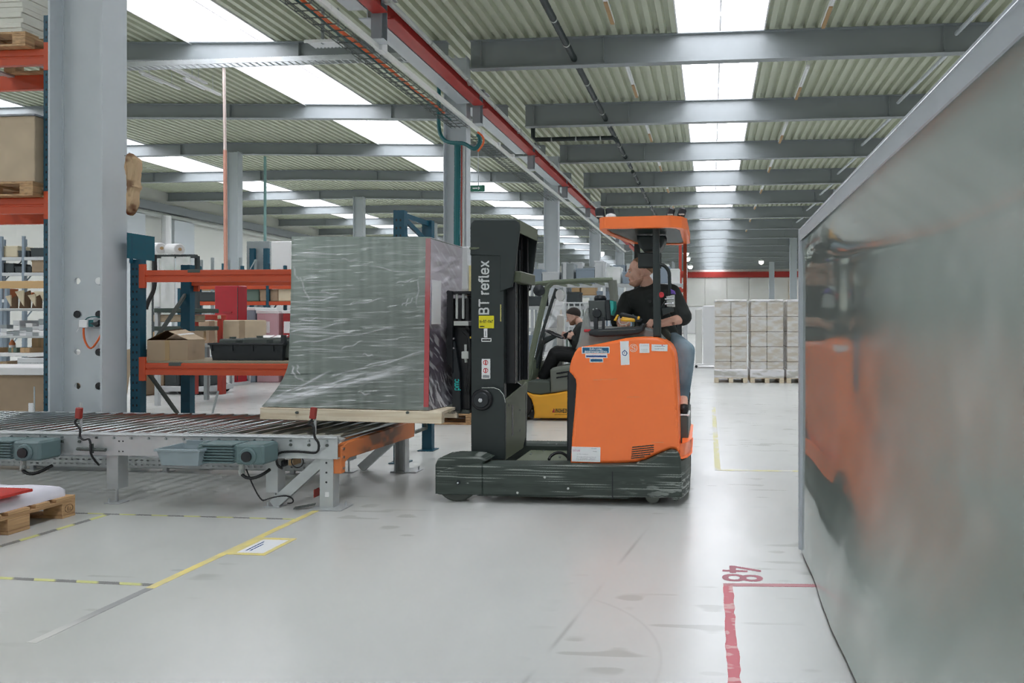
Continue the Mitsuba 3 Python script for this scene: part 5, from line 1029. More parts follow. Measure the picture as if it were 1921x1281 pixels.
mat('shoe_black', '#17191a', .5); mat('eye_white', '#d8d2cc', .3); mat('eye_dark', '#241a16', .2); mat('tattoo', '#8a6a5c', .6); mat('lips', '#a8665a', .5); mat('beige_shirt', '#a9805c', .7)
SPH = trimesh.creation.icosphere(2).vertices
def ball(p, r): return np.asarray(p, float) + SPH * np.asarray(r, float)
def bone(p, r, q, s): return manifold3d.Manifold.hull_points(np.vstack([ball(p, r), ball(q, s)]))
def ell(p, r, M=None):
    v = SPH * np.asarray(r, float)
    if M is not None: v = v @ np.asarray(M).T
    return manifold3d.Manifold.hull_points(v + np.asarray(p, float))
def fuse(parts, edge=.012, it=8):
    m = parts[0]
    for q in parts[1:]: m = m + q
    m = m.refine_to_length(edge); q = m.to_mesh()
    t = trimesh.Trimesh(np.array(q.vert_properties[:, :3], float), np.array(q.tri_verts), process=True)
    return trimesh.smoothing.filter_taubin(t, lamb=.5, nu=.52, iterations=it)
def chain(pts, rs): return [bone(a, r, b, s) for a, r, b, s in zip(pts, rs, pts[1:], rs[1:])]
def axes(fwd, up):
    f = np.array(fwd, float); f /= np.linalg.norm(f); u = np.array(up, float); u -= f * (u @ f); u /= np.linalg.norm(u)
    return np.stack([f, np.cross(u, f), u], 1)      # columns: forward, left, up
def head(c0, fwd, up, s=1.0):
    """face forward = +x of the head frame, origin at the head's middle; 0.235 m tall"""
    A = axes(fwd, up); P = lambda x, y, z: np.asarray(c0) + A @ (np.array([x, y, z]) * s)
    E = lambda x, y, z, a, b, d: ell(P(x, y, z), np.array([a, b, d]) * s, A)
    parts = [E(-.012, 0, .035, .098, .076, .086), E(.030, 0, -.01, .066, .062, .085), E(.044, 0, -.072, .044, .042, .040), E(.022, 0, -.055, .058, .056, .045), E(.078, 0, .022, .020, .050, .014),
             manifold3d.Manifold.hull_points(np.vstack([ball(P(.088, 0, .012), .007 * s), ball(P(.114, 0, -.020), .010 * s), ball(P(.090, .014, -.026), .008 * s), ball(P(.090, -.014, -.026), .008 * s)])),
             E(.084, 0, -.050, .013, .023, .008), E(.081, 0, -.062, .012, .019, .007), E(.076, 0, -.085, .018, .020, .014), E(.062, .034, -.02, .022, .020, .024), E(.062, -.034, -.02, .022, .020, .024)]
    for k in (-1, 1): parts += [E(-.014, k * .076, -.004, .018, .008, .031), E(-.006, k * .076, -.028, .010, .007, .012)]
    return parts, P, A
def hand(wr, fw, palm, curl=.9, s=1.0, thumb=1):
    """wrist point, direction of the fingers, palm normal (towards what it grips)"""
    A = axes(fw, palm); P = lambda x, y, z: np.asarray(wr) + A @ (np.array([x, y, z]) * s)
    out = [manifold3d.Manifold.hull_points(np.vstack([ball(P(.0, .0, 0), .021 * s), ball(P(.08, .030, 0), .013 * s), ball(P(.085, -.030, 0), .013 * s), ball(P(.04, -.034, 0), .013 * s), ball(P(.045, .034, .004), .014 * s)]))]
    for y, L in ((.031, .9), (.011, 1.0), (-.010, .95), (-.030, .76)):
        p = np.array([.085, y, 0.0]); a = .25; pts, rs = [P(*p)], [.0095]
        for k, l in enumerate((.045, .028, .022)):
            a += curl * (.9, 1.0, .7)[k] ; p = p + np.array([math.cos(a), 0, math.sin(a)]) * l * L; pts.append(P(*p)); rs.append(.0088 - .0008 * k)
        out += chain(pts, np.array(rs) * s)
    t = [P(.02, thumb * .030, .008), P(.052, thumb * .055, .026), P(.078, thumb * .050, .048), P(.094, thumb * .034, .060)]
    return out + chain(t, np.array([.015, .0115, .0105, .009]) * s)
def nape(c0, A, s=1.0): return None
def person(key_label, J, R_, heads, hands, extra=()):
    k = thing('person', key_label, 'person'); parts = []
    for names in (('hipL', 'kneeL', 'ankleL', 'toeL'), ('hipR', 'kneeR', 'ankleR', 'toeR'), ('shL', 'elL', 'wrL'), ('shR', 'elR', 'wrR')):
        parts += chain([J[n] for n in names], [R_[n] for n in names])
    parts += [manifold3d.Manifold.hull_points(np.vstack([ball(J[n], r) for n, r in g])) for g in ((('hipL', .10), ('hipR', .10), ('belly', .125)), (('belly', .125), ('chest', .13)), (('chest', .125), ('shL', .058), ('shR', .058), ('neck0', .055)), (('neck0', .058), ('neck1', .056)))]
    hp, P, A = heads
    m = fuse(parts + hp + sum(hands, []), .009, 6)
    return k, part(k, 'body', m, extra[0], smooth=True), P, A
def garment(k, name, parts, m, edge=.014, it=10, clip=None):
    return part(k, name, fuse(parts, edge, it), m, smooth=True)
def face_details(k, P, A, s, hair, m_hair, brow=True):
    for y in (-.030, .030):
        part(k, 'eye', MB().mesh(ell(P(.078, y, .006), .0105 * s)), 'eye_white'); part(k, 'iris', MB().mesh(ell(P(.0865, y * 1.02, .006), .0048 * s)), 'eye_dark')
        part(k, 'eyelid', MB().mesh(ell(P(.078, y, .0115), np.array([.013, .016, .0055]) * s, A)), 'skin')
        if brow: part(k, 'eyebrow', MB().mesh(ell(P(.089, y, .026), np.array([.006, .017, .004]) * s, A)), m_hair)
    part(k, 'mouth', MB().mesh(ell(P(.0915, 0, -.0565), np.array([.004, .020, .0022]) * s, A)), 'lips')
    part(k, 'hair', fuse(hair, .009, 4), m_hair, smooth=True)
def beard(k, P, A, s, m, cut):
    n = A @ np.array([-.30, 0, -1.0]); n /= np.linalg.norm(n); o = []
    for c0, r in (((.022, 0, -.055), (.058, .056, .045)), ((.044, 0, -.072), (.044, .042, .040)), ((.076, 0, -.085), (.018, .020, .014))):
        o.append(ell(P(*c0), (np.array(r) + .0025) * s, A).trim_by_plane(n.tolist(), float(n @ P(.02, 0, cut))))
    part(k, 'beard', fuse(o, .009, 5), m, smooth=True)
# --- driver of the orange truck: sits facing the viewer, head turned to the left of the picture
Q = lambda px, py, Y: atY(px, py, Y)
J = dict(hipL=Q(1252, 642, 5.80), hipR=Q(1208, 640, 5.86), kneeL=Q(1284, 659, 5.56), kneeR=Q(1215, 668, 5.72), ankleL=Q(1281, 742, 5.58), ankleR=Q(1216, 752, 5.76), toeL=Q(1283, 764, 5.47), toeR=Q(1216, 776, 5.70),
         shL=Q(1259, 551, 5.70), elL=Q(1282, 597, 5.60), wrL=Q(1240, 607, 5.44), shR=Q(1180, 563, 5.84), elR=Q(1161, 604, 5.74), wrR=Q(1176, 608, 5.56), belly=Q(1232, 612, 5.80), chest=Q(1219, 572, 5.82), neck0=Q(1222, 545, 5.84), neck1=Q(1211, 528, 5.84))
Rd = dict(hipL=.088, kneeL=.062, ankleL=.038, toeL=.032, hipR=.088, kneeR=.062, ankleR=.038, toeR=.032, shL=.055, elL=.043, wrL=.029, shR=.055, elR=.043, wrR=.029)
hd = head(Q(1201, 511, 5.83), (-1, -.18, -.06), (.05, 0, 1), 1.04)
hL = hand(J['wrL'], Q(1226, 604, 5.40) - J['wrL'], (0, .35, -1), 1.0, 1.0, -1); hR = hand(J['wrR'], (-.3, -1, -.1), (0, 0, -1), .7, 1.0, 1)
k, b, P, A = person('driver in a black T-shirt and jeans sitting in the orange truck, looking left', J, Rd, hd, [hL, hR], ('skin',))
def scalp(P, A, s, low, t=.006):
    o = ell(P(-.012, 0, .035), (np.array([.098, .076, .086]) + t) * s, A)
    n = A @ np.array([-.62, 0, .78]); n /= np.linalg.norm(n)
    return [o.trim_by_plane(n.tolist(), float(n @ P(-.012, 0, .035)) + low * s)]
face_details(k, P, A, 1.04, scalp(P, A, 1.04, .012, .0035), 'hair_sandy')
mat('stubble', '#c0937c', .7); beard(k, P, A, 1.04, 'stubble', -.055)
sl = lambda a, b, t: np.asarray(a) * (1 - t) + np.asarray(b) * t
H = lambda g: manifold3d.Manifold.hull_points(np.vstack([ball(J[n] if isinstance(n, str) else n, r) for n, r in g]))
garment(k, 'shirt', [H((('hipL', .112), ('hipR', .110), ('belly', .150))), H((('belly', .150), ('chest', .150))), H((('chest', .145), ('shL', .074), ('shR', .074), (sl(J['neck0'], J['neck1'], .05), .060)))] +
        chain([J['shL'], sl(J['shL'], J['elL'], .5), sl(J['shL'], J['elL'], .93)], [.080, .078, .074]) + chain([J['shR'], sl(J['shR'], J['elR'], .5), sl(J['shR'], J['elR'], .95)], [.080, .076, .072]), 'shirt_black')
part(k, 'shirt_print', MB().box(*[v for a in zip(Q(1222, 562, 5.62) , Q(1216, 568, 5.63)) for v in a]), 'mast_inner')
garment(k, 'jeans', [H((('hipL', .105), ('hipR', .105)))] + chain([J['hipL'], sl(J['hipL'], J['kneeL'], .5), J['kneeL'], sl(J['kneeL'], J['ankleL'], .35), sl(J['kneeL'], J['ankleL'], 1.04)], [.108, .100, .084, .078, .050]) + chain([J['hipR'], J['kneeR'], sl(J['kneeR'], J['ankleR'], .95)], [.104, .084, .056]), 'jeans')
for sd in 'LR':
    a, t = J['ankle' + sd], J['toe' + sd]
    sh = part(k, 'shoe', fuse([bone(a + [.01, .01, .015], .050, a + [.008, .03, -.055], .046), bone(a + [.008, .04, -.06], .044, t + [0, -.03, -.012], .038)], .012, 6), 'shoe_black', smooth=True)
    part(sh, 'sole', MB().box(t[0] - .045, t[0] + .045, t[1] - .07, a[1] + .08, t[2] - .062, t[2] - .045, b=.006), 'white_mat')
p = Q(1263, 607, 5.46); part(k, 'tattoo', MB().box(p[0] - .010, p[0] + .011, p[1] + .001, p[1] + .012, p[2] - .012, p[2] + .012, b=.004), 'tattoo')

# ---------------------------------------------------------------- yellow forklift behind, with its driver
mat('yellow_paint', lambda p, n, uv: mi.Color3f(.80, .39, .035) * (.9 + .2 * fbm(p.x * 3, p.y * 3, p.z * 5, 3)), .35, spec=.5)
mat('fork_grey', '#6c7169', .5); mat('fork_olive', '#66705f', .45)
FY, FZ = 9.45, 10.55
FL = thing('forklift', 'yellow counterbalance forklift with a grey roof guard behind the orange truck', 'forklift')
part(FL, 'body', MB().slab(xz([(986, 735.5), (1000, 740), (1014, 741), (1040, 738), (1067, 733), (1110, 726), (1160, 722), (1166, 740), (1164, 772), (1150, 785), (1000, 785), (1001.5, 775), (1000, 762), (996, 749)], FY), FY, FZ, .03), 'yellow_paint', smooth=45)
part(FL, 'body_seam', MB().bar(atY(1040, 777.5, FY - .002), atY(1160, 775, FY - .002), .003, .012), mat('yellow_dark', '#b98724', .5))
part(FL, 'underbody', MB().box(atY(990, 0, FY)[0], atY(1160, 0, FY)[0], FY + .05, FZ - .05, .04, .14), 'black_mat')
part(FL, 'side_cover', MB().slab(xz([(1031, 694), (1036, 690), (1066, 685.5), (1120, 682), (1160, 690), (1164, 722), (1110, 727), (1067, 733), (1032, 738)], FY + .02), FY + .02, FZ - .02, .04), 'fork_grey', smooth=45)
for y in (699.5, 707.5): part(FL, 'slot', MB().bar(atY(1044, y + 1, FY + .014), atY(1070, y - 3, FY + .014), .012, .018), 'mast_inner')
part(FL, 'floor_plate', MB().slab(xz([(982, 722), (984, 714), (1031, 716), (1032, 737), (1014, 740), (1000, 739), (986, 734)], FY + .03), FY + .03, FZ - .03, .012), mat('olive_floor', '#49524b', .6))
part(FL, 'front_cowl', MB().slab(xz([(968, 735), (970, 690), (992, 672), (1000, 676), (1000, 700), (990, 735)], FY + .1), FY + .1, FZ - .1, .02), 'fork_olive')
for y in (FY + .02, FZ - .24):
    w = atY(971, 768, y); k2 = part(FL, 'front_wheel', MB().lathe([(.10, 0), (.19, .01), (.215, .04), (.215, .18), (.19, .21), (.10, .22)], (w[0], y, .215), (0, 1, 0), 28), 'rubber')
    for i in range(16):
        t = i * math.pi / 8; part(k2, 'tread_lug', MB().box(-.012, .012, y + .01, y + .20, .205, .224, M=trans(w[0], 0, .215) @ rotm([0, 1, 0], math.degrees(t))), 'wheel_tyre')
    w = atY(1140, 768, y); part(FL, 'rear_wheel', MB().lathe([(.08, 0), (.16, .01), (.19, .03), (.19, .15), (.08, .17)], (w[0], y, .19), (0, 1, 0), 24), 'rubber')
for y in (FY + .06, FZ - .06):
    part(FL, 'front_pillar', MB().tube([atY(986, 730, y), atY(992, 690, y), atY(1012, 600, y), atY(1026, 540, y), atY(1034, 531, y)], .042, 8), 'fork_olive')
    part(FL, 'rear_pillar', MB().tube([atY(1149, 526, y), atY(1152, 560, y), atY(1158, 640, y), atY(1162, 700, y)], .06, 8), 'fork_grey')
    part(FL, 'roof_rail', MB().tube([atY(1004, 533, y), atY(1034, 530, y), atY(1100, 526, y), atY(1149, 525, y)], .035, 8), 'fork_olive')
part(FL, 'inner_pillar', MB().tube([atY(1045, 542, FY + .3), atY(1030, 588, FY + .3), atY(1016, 635, FY + .3), atY(1004, 690, FY + .3)], .036, 8), 'mast_paint')
for px in (1034, 1060, 1086, 1112, 1136): part(FL, 'roof_bar', MB().bar(atY(px, 529 - (px - 1034) * .035, FY + .06), atY(px, 529 - (px - 1034) * .035, FY + .06) + [0, 1.0, 0], .03, .03), 'fork_olive')
part(FL, 'windscreen', MB().mesh(manifold3d.Manifold.hull_points(np.array([atY(1040, 560, FY + .15), atY(1002, 680, FY + .15), atY(1040, 560, FY + .15) + [0, .8, 0], atY(1002, 680, FY + .15) + [0, .8, 0], atY(1040, 560, FY + .15) + [.006, 0, 0], atY(1002, 680, FY + .15) + [.006, .8, 0]]))), scene.setdefault('glass_pane', {'type': 'thindielectric'}) and 'glass_pane')
part(FL, 'steering_column', MB().tube([atY(1005, 700, FY + .45), atY(1014, 650, FY + .45), atY(1018, 640, FY + .45), atY(1042, 630, FY + .45)], [.05, .045, .05, .03], 8), 'mast_paint')
part(FL, 'steering_wheel', MB().tube([atY(1041, 627, FY + .45) + np.array([.115 * math.cos(t), .16 * math.sin(t), -.055 * math.cos(t)]) for t in np.linspace(0, 6.2832, 26)], .012, 7).bar(atY(1041, 627, FY + .45) + np.array([-.11, 0, .05]), atY(1041, 627, FY + .45) + np.array([.11, 0, -.05]), .03, .012), 'mast_inner')
lm = part(FL, 'work_lamp', MB().lathe([(.02, 0), (.06, .02), (.085, .06), (.085, .08)], atY(1058, 553, FY + .2), (-.5, -.8, -.1), 16), 'pipe_grey'); part(lm, 'lens', MB().lathe([(.004, .078), (.08, .080), (.08, .086), (.004, .09)], atY(1058, 553, FY + .2), (-.5, -.8, -.1), 16), 'white_gloss')
part(FL, 'mirror', MB().lathe([(.01, 0), (.07, .01), (.08, .03), (.02, .05)], atY(1011, 545, FY), (.3, -1, 0), 14), 'black_mat')
part(FL, 'seat', MB().box(*[v for a in zip(atY(1070, 690, FY + .35), atY(1112, 672, FY + .85)) for v in a], b=.05).box(*[v for a in zip(atY(1096, 680, FY + .38), atY(1114, 610, FY + .82)) for v in a], b=.05), 'black_mat')
part(FL, 'battery_panel', MB().box(*[v for a in zip(atY(1044, 735, FY + .9), atY(1060, 590, FY + 1.0)) for v in a], b=.02), 'wall_mat')
letters(FL, 'JUNGHEINRICH', 1036, 773.5, 1080, FY, 'mast_inner', True, hpx=7, lift=.003)
p = atY(1036, 773, FY); part(FL, 'red_logo', MB().slab(xz([(1036, 773.5), (1038.5, 766), (1041, 773.5)], FY - .005), FY - .006, FY - .001), 'ink_red')
Y2 = FY + .60
J = dict(hipL=Q(1090, 668, Y2 - .10), hipR=Q(1090, 668, Y2 + .12), kneeL=Q(1041, 664, Y2 - .16), kneeR=Q(1046, 660, Y2 + .16), ankleL=Q(1018, 708, Y2 - .18), ankleR=Q(1024, 706, Y2 + .16), toeL=Q(1003, 717, Y2 - .18), toeR=Q(1008, 716, Y2 + .16),
         shL=Q(1092, 618, Y2 - .18), elL=Q(1087, 644, Y2 - .22), wrL=Q(1076, 632, Y2 - .14), shR=Q(1090, 617, Y2 + .18), elR=Q(1078, 642, Y2 + .2), wrR=Q(1068, 630, Y2 + .06), belly=Q(1092, 648, Y2), chest=Q(1093, 626, Y2), neck0=Q(1090, 611, Y2), neck1=Q(1085, 602, Y2))
Rd = dict(hipL=.095, kneeL=.065, ankleL=.042, toeL=.035, hipR=.095, kneeR=.065, ankleR=.042, toeR=.035, shL=.06, elL=.048, wrL=.03, shR=.06, elR=.048, wrR=.03)
hd = head(Q(1076, 594, Y2), (-1, -.12, -.45), (-.42, 0, 1), 1.0)
hL = hand(J['wrL'], (-1, .3, .3), (0, 1, 0), .8, 1.0, 1); hR = hand(J['wrR'], (-.9, -.2, .2), (0, -1, .2), .8, 1.0, 1)
k, b, P, A = person('young driver in black clothes sitting in the yellow forklift, head bent down', J, Rd, hd, [hL, hR], ('skin_pale',))
face_details(k, P, A, 1.0, scalp(P, A, 1.0, -.012, .012), 'hair_dark')
mat('beard_brown', '#8a6650', .8); beard(k, P, A, 1.0, 'beard_brown', -.045)
garment(k, 'jacket', [H((('hipL', .118), ('hipR', .118), ('belly', .150))), H((('belly', .150), ('chest', .150))), H((('chest', .145), ('shL', .080), ('shR', .080), ('neck0', .062)))] + chain([J['shL'], J['elL'], sl(J['elL'], J['wrL'], .8)], [.08, .066, .048]) + chain([J['shR'], J['elR'], sl(J['elR'], J['wrR'], .8)], [.08, .066, .048]), 'shirt_black')
garment(k, 'trousers', [H((('hipL', .115), ('hipR', .115)))] + chain([J['hipL'], J['kneeL'], sl(J['kneeL'], J['ankleL'], .95)], [.116, .095, .070]) + chain([J['hipR'], J['kneeR'], sl(J['kneeR'], J['ankleR'], .95)], [.116, .095, .070]), 'trousers_black')
for sd in 'LR':
    a, t = J['ankle' + sd], J['toe' + sd]
    sh = part(k, 'shoe', fuse([bone(a + [.02, 0, -.02], .050, a + [.02, 0, -.05], .046), bone(a + [.03, 0, -.05], .046, t + [-.02, 0, -.01], .038)], .012, 6), 'shoe_black', smooth=True)
    for i in range(3): q = sl(a, t, .25 + .22 * i); part(sh, 'white_stripe', MB().bar(q + np.array([0, -.047, .02]), q + np.array([.03, -.05, -.045]), .012, .006), 'white_gloss')
solo('phone', MB().box(-.035, .035, -.006, .006, -.07, .07, M=trans(*Q(1066, 627, Y2 - .04)) @ rotm([0, 1, 0], 60), b=.004), 'mast_inner', 'dark phone held by the young forklift driver', 'phone')

# ---------------------------------------------------------------- the wrapped stack close by at the right
SX, SY1, SY0 = .52, 4.16, -.6
SH = atY(1515, 430, SY1)[2]
mat('stack_film', lambda p, n, uv: mix(mi.Color3f(.31, .365, .345), mi.Color3f(.40, .45, .43), smoothstep(.3, .7, fbm(p.y * 2.2, p.z * 2.6, 5, 3))), lambda p, n, uv: .03 + .24 * smoothstep(3.7, 2.6, p.y) + .05 * noise(p.y * 5, p.z * 6, 3), spec=.8, metallic=proc(lambda p, n, uv: .08 + .56 * smoothstep(2.55, 3.45, p.y)))
WS = thing('wrapped_stack', 'large stack in shiny grey film close by at the right, mirroring the truck', 'wrapped stack')
def sag(Y, z):
    from scipy.interpolate import CubicSpline
    g = CubicSpline([0, .5, 1.0, 1.5, 2.0, 2.6, 3.4, 4.2, 4.8], [0, .098, .180, .236, .26, .238, .14, .035, 0])(np.clip(SY1 - Y, 0, 4.8))
    w = np.clip(z / .85, 0, 1) * np.clip((SH - z) / .25, 0, 1)
    return g * (w * w * (3 - 2 * w))
ny, nz = 150, 80
Yg, Zg = np.meshgrid(np.linspace(SY1, SY0, ny), np.linspace(.02, SH, nz), indexing='ij')
wob = (meshkit.fbm(np.stack([Yg * 1.6, Zg * 1.4, Yg * 0], -1), 3, 11) - .5) * .05 * np.clip((SY1 - Yg) / 1.2, 0, 1) * np.clip((SH - Zg) * 5, 0, 1)
Xg = SX + sag(Yg, Zg) + wob
i, j = np.meshgrid(np.arange(ny - 1), np.arange(nz - 1), indexing='ij'); a = (i * nz + j).ravel()
F = np.stack([a, a + 1, a + nz + 1, a + nz], 1)
part(WS, 'side_film', MB().raw(np.stack([Xg, Yg, Zg], -1).reshape(-1, 3), F), 'stack_film', smooth=True)
part(WS, 'goods', MB().box(SX + .40, 1.75, SY0, SY1 - .06, .02, SH - .01), 'dark_steel')
part(WS, 'top_film', MB().box(SX + .002, 1.77, SY0, SY1 - .002, SH - .012, SH, b=.004), mat('film_pale', '#a4abb2', .3))
part(WS, 'end_film', MB().box(SX + .004, 1.77, SY1 - .014, SY1 + .004, .02, SH, b=.004), 'film_pale')
part(WS, 'corner_fold', MB().tube([(SX + .006, SY1 - .012, .03), (SX + .006, SY1 - .012, SH)], .024, 8), 'film_pale')
part(WS, 'top_fold', MB().tube([(SX + .004, SY1, SH - .01), (SX + .004, SY0, SH - .01)], .018, 8), 'film_pale')
part(WS, 'top_band', MB().box(SX - .012, SX - .004, SY0, SY1, SH - .07, SH + .004, b=.003), 'film_pale')
# ---------------------------------------------------------------- wrapped pallets in the aisle, far right
mat('wrap_carton', lambda p, n, uv: mix(mi.Color3f(.56, .51, .43), mi.Color3f(.70, .70, .69), smoothstep(.3, .75, fbm(p.x * 7, p.y * 7, p.z * 14, 3))), .28, clearcoat=.5)
mat('wrap_white', lambda p, n, uv: mix(mi.Color3f(.50, .49, .45), mi.Color3f(.80, .80, .82), smoothstep(.35, .65, fbm(p.x * 5 + p.z * 4, p.y * 5, p.z * 10, 3))), .25, clearcoat=.5)
q = atZ(1340, 718)
for i in range(3):
    x0 = q[0] + .0 + i * .80; lab = ('left', 'middle', 'right')[i]
    k = thing('wrapped_pallet', f'film-wrapped brown cartons on a pallet in the aisle, {lab} one of the three', 'wrapped pallet', 'three wrapped pallets in the aisle')
    y0 = q[1] + .02
    for bx in (0, .32, .64): part(k, 'pallet_block', MB().box(x0 + bx, x0 + bx + .10, y0, y0 + 1.2, .0, .1, b=.006), 'pine_pale')
    part(k, 'pallet_deck', MB().box(x0, x0 + .74, y0, y0 + 1.2, .1, .14, b=.006), 'pine_pale')
    for r in range(5):
        for cidx in range(2): part(k, 'carton', MB().box(x0 + .012 + cidx * .36, x0 + .365 + cidx * .36, y0 + .02, y0 + 1.18, .14 + r * .335, .14 + (r + 1) * .335 - .006, b=.012), 'wrap_carton')
    part(k, 'film_skirt', MB().slab([(x0 - .005, y0 - .005), (x0 + .745, y0 - .005), (x0 + .745, y0 + 1.205), (x0 - .005, y0 + 1.205)], .11, .30, .012, axis='z'), 'wrap_white')
    part(k, 'film_cap', MB().box(x0 + .0, x0 + .74, y0 + .005, y0 + 1.195, 1.80, 1.86, b=.02), 'wrap_white')
q = atZ(1322, 690); RS = thing('white_rack_trolley', 'white panel trolley standing left of the three wrapped pallets', 'trolley')
part(RS, 'panel', MB().box(q[0] - .05, q[0] + .40, q[1], q[1] + .05, .1, 1.85, b=.02), 'white_mat'); part(RS, 'side_panel', MB().box(q[0] - .28, q[0] - .07, q[1] + .1, q[1] + .15, .1, 1.75, b=.02), 'wall_mat')
part(RS, 'base', MB().box(q[0] - .3, q[0] + .42, q[1] - .05, q[1] + .6, .08, .12, b=.01), 'white_mat')
for dx in (-.25, .36): part(RS, 'castor', MB().lathe([(.02, 0), (.04, .005), (.04, .03), (.02, .035)], (q[0] + dx, q[1], .04), (0, 1, 0), 12), 'black_mat')
# small round hall lamps far away
for i, (px, py, Y) in enumerate(((1287, 475, 62), (1290, 485, 66), (1295, 500, 74), (1428, 491, 70), (1128, 475, 58))):
    p = atY(px, py, Y); k = thing('hall_lamp', 'small round white lamp far away, ' + ['top of the three right of the truck roof', 'middle of the three right of the truck roof', 'lowest of the three right of the truck roof', 'alone right of the rooflights', 'alone left of the driver'][i], 'lamp')
    part(k, 'shade', MB().lathe([(.05, .14), (.12, .12), (.26, .0), (.28, -.02)], (p[0], Y, p[2] + .1), (0, 0, 1), 16), 'steel_mat')
    b_ = part(k, 'bulb', trimesh.creation.icosphere(2, .26), 'white_gloss', smooth=True); scene[b_]['to_world'] = T().translate([p[0], Y, p[2] - .02]); scene[b_]['emitter'] = {'type': 'area', 'radiance': rgb([3.2, 3.2, 2.9]), 'sampling_weight': .02}
    part(k, 'rod', MB().cyl((p[0], Y, p[2] + .2), (p[0], Y, ZD + .03 + roof_z(p[0])), .015, 6), 'steel_mat')

# ---------------------------------------------------------------- background: shelving, benches, trolleys, goods
mat('box_grey', '#8e9698', .6); mat('box_pale', '#c4c8cb', .5); mat('box_blue', '#8593a0', .55); mat('box_green', '#5d7268', .6); mat('box_pink', '#c9a4ac', .5); mat('box_dark', '#3c4446', .6); mat('box_orange', '#b0683e', .6); mat('box_tan', '#b89a74', .65); mat('box_red', '#9c2f33', .45); mat('box_cream', '#cfc4aa', .6)
mat('film_white', lambda p, n, uv: mix(mi.Color3f(.78, .80, .80), mi.Color3f(.60, .66, .62), smoothstep(.4, .7, fbm(p.x * 4, p.y * 4, p.z * 3, 3))), .35)
NTH = ['first', 'second', 'third', 'fourth', 'fifth', 'sixth', 'seventh', 'eighth', 'ninth', 'tenth', 'eleventh', 'twelfth']
LEV = ['lowest', 'second', 'third', 'fourth', 'fifth', 'sixth']
def shelf(label, x0, x1, y, zs, h, d=.8, pm='blue_rack', bm='orange_rack', bays=1, bh=.10, name='shelf_rack'):
    k = thing(name, label, 'rack')
    for i in range(bays + 1):
        x = x0 + (x1 - x0) * i / bays
        for yy in (y, y + d - .06): part(k, 'upright', MB().box(x - .04, x + .04, yy, yy + .06, 0, h, b=.006), pm)
        for a in np.arange(.3, h - .8, 1.1): part(k, 'brace', MB().bar((x, y + .03, a), (x, y + d - .03, a + .9), .025, .025), pm)
    for z in zs:
        for i in range(bays):
            a, b = x0 + (x1 - x0) * i / bays + .04, x0 + (x1 - x0) * (i + 1) / bays - .04
            part(k, 'shelf_beam', MB().box(a, b, y - .005, y + .04, z - bh, z, b=.006), bm); part(k, 'shelf_board', MB().box(a, b, y + .04, y + d, z - .03, z), 'box_pale' if bm == 'galv' else 'chipboard')
    return k
CN = {'box_grey': 'grey', 'box_pale': 'pale', 'box_blue': 'blue-grey', 'box_green': 'grey-green', 'box_pink': 'pinkish', 'box_dark': 'dark', 'box_orange': 'orange-brown', 'box_tan': 'tan', 'box_red': 'red', 'box_cream': 'cream', 'cardboard': 'brown', 'cardboard_light': 'light brown', 'film_white': 'white wrapped'}
def fill(where, x0, x1, y, z, hmax, cols, seed, level, wr=(.28, .6), d=.55, grp=None, gap=.04):
    r = random.Random(seed); x = x0 + .06; n = 0
    while x < x1 - .25:
        w = min(r.uniform(*wr), x1 - x - .06); h = r.uniform(.45, .95) * hmax; m = r.choice(cols)
        if r.random() < .88:
            k = thing('goods_box', f'{CN[m]} box, {NTH[min(n, 11)]} from left, {level} shelf of {where}', 'box', grp or f'boxes on {where}')
            part(k, 'body', MB().box(x, x + w, y + .085, y + .085 + d, z, z + h, b=.02), m); part(k, 'lid_edge', MB().box(x - .006, x + w + .006, y + .079, y + .091 + d, z + h - .05, z + h + .004, b=.008), m); n += 1
        x += w + r.uniform(.2, 1.8) * gap
# A. far left shelves seen between the tall rack and the column
w = 'far-left shelf rack'
p0, p1 = atY(-40, 500, 19.5), atY(92, 500, 19.5)
zs = [2.05, 2.85, 3.32]
shelf('far-left shelf rack with grey posts full of small boxes, seen below the tall rack', p0[0], p1[0] + .6, 19.5, zs, 3.95, pm='box_blue', bm='box_pale', bays=4)
for i, z in enumerate(zs): fill(w, p0[0], p1[0] + .6, 19.5, z, .42, ['box_dark', 'box_orange', 'box_cream', 'box_green', 'box_dark', 'cardboard'], 20 + i, LEV[i])
WBn = thing('packing_bench', 'packing bench with shelves left of the left column, behind the low brown carton', 'workbench')
yb_ = 9.0
def lev(py): return atY(40, py, yb_)[2]
bx0, bx1 = atY(-60, 600, yb_)[0], atY(92, 600, yb_)[0] + .35
for x in (bx0, bx1 - .05): part(WBn, 'post', MB().box(x, x + .05, yb_ + .5, yb_ + .55, 0, lev(526), b=.005), 'box_blue')
for py, m, t, nm in ((578, 'galv', .03, 'shelf'), (630, 'galv', .03, 'shelf'), (662, 'white_mat', .05, 'worktop'), (714, 'white_mat', .05, 'lower_board')): part(WBn, nm, MB().box(bx0, bx1, yb_, yb_ + .6, lev(py) - t, lev(py), b=.006), m)
part(WBn, 'front_board', MB().box(bx0, bx1, yb_ - .02, yb_, lev(541), lev(527), b=.004), 'wood_far')
dr_ = part(WBn, 'drawer', MB().box(atY(33, 0, yb_)[0], bx1 - .1, yb_ - .01, yb_ + .5, lev(689), lev(671), b=.008), 'box_pale'); part(dr_, 'groove', MB().box(atY(33, 0, yb_)[0] + .01, bx1 - .11, yb_ - .012, yb_ - .009, lev(681), lev(680)), 'box_grey')
part(WBn, 'leg', MB().box(bx0 + .1, bx0 + .16, yb_ + .1, yb_ + .16, 0, lev(665)).box(bx1 - .2, bx1 - .14, yb_ + .1, yb_ + .16, 0, lev(665)), 'box_dark')
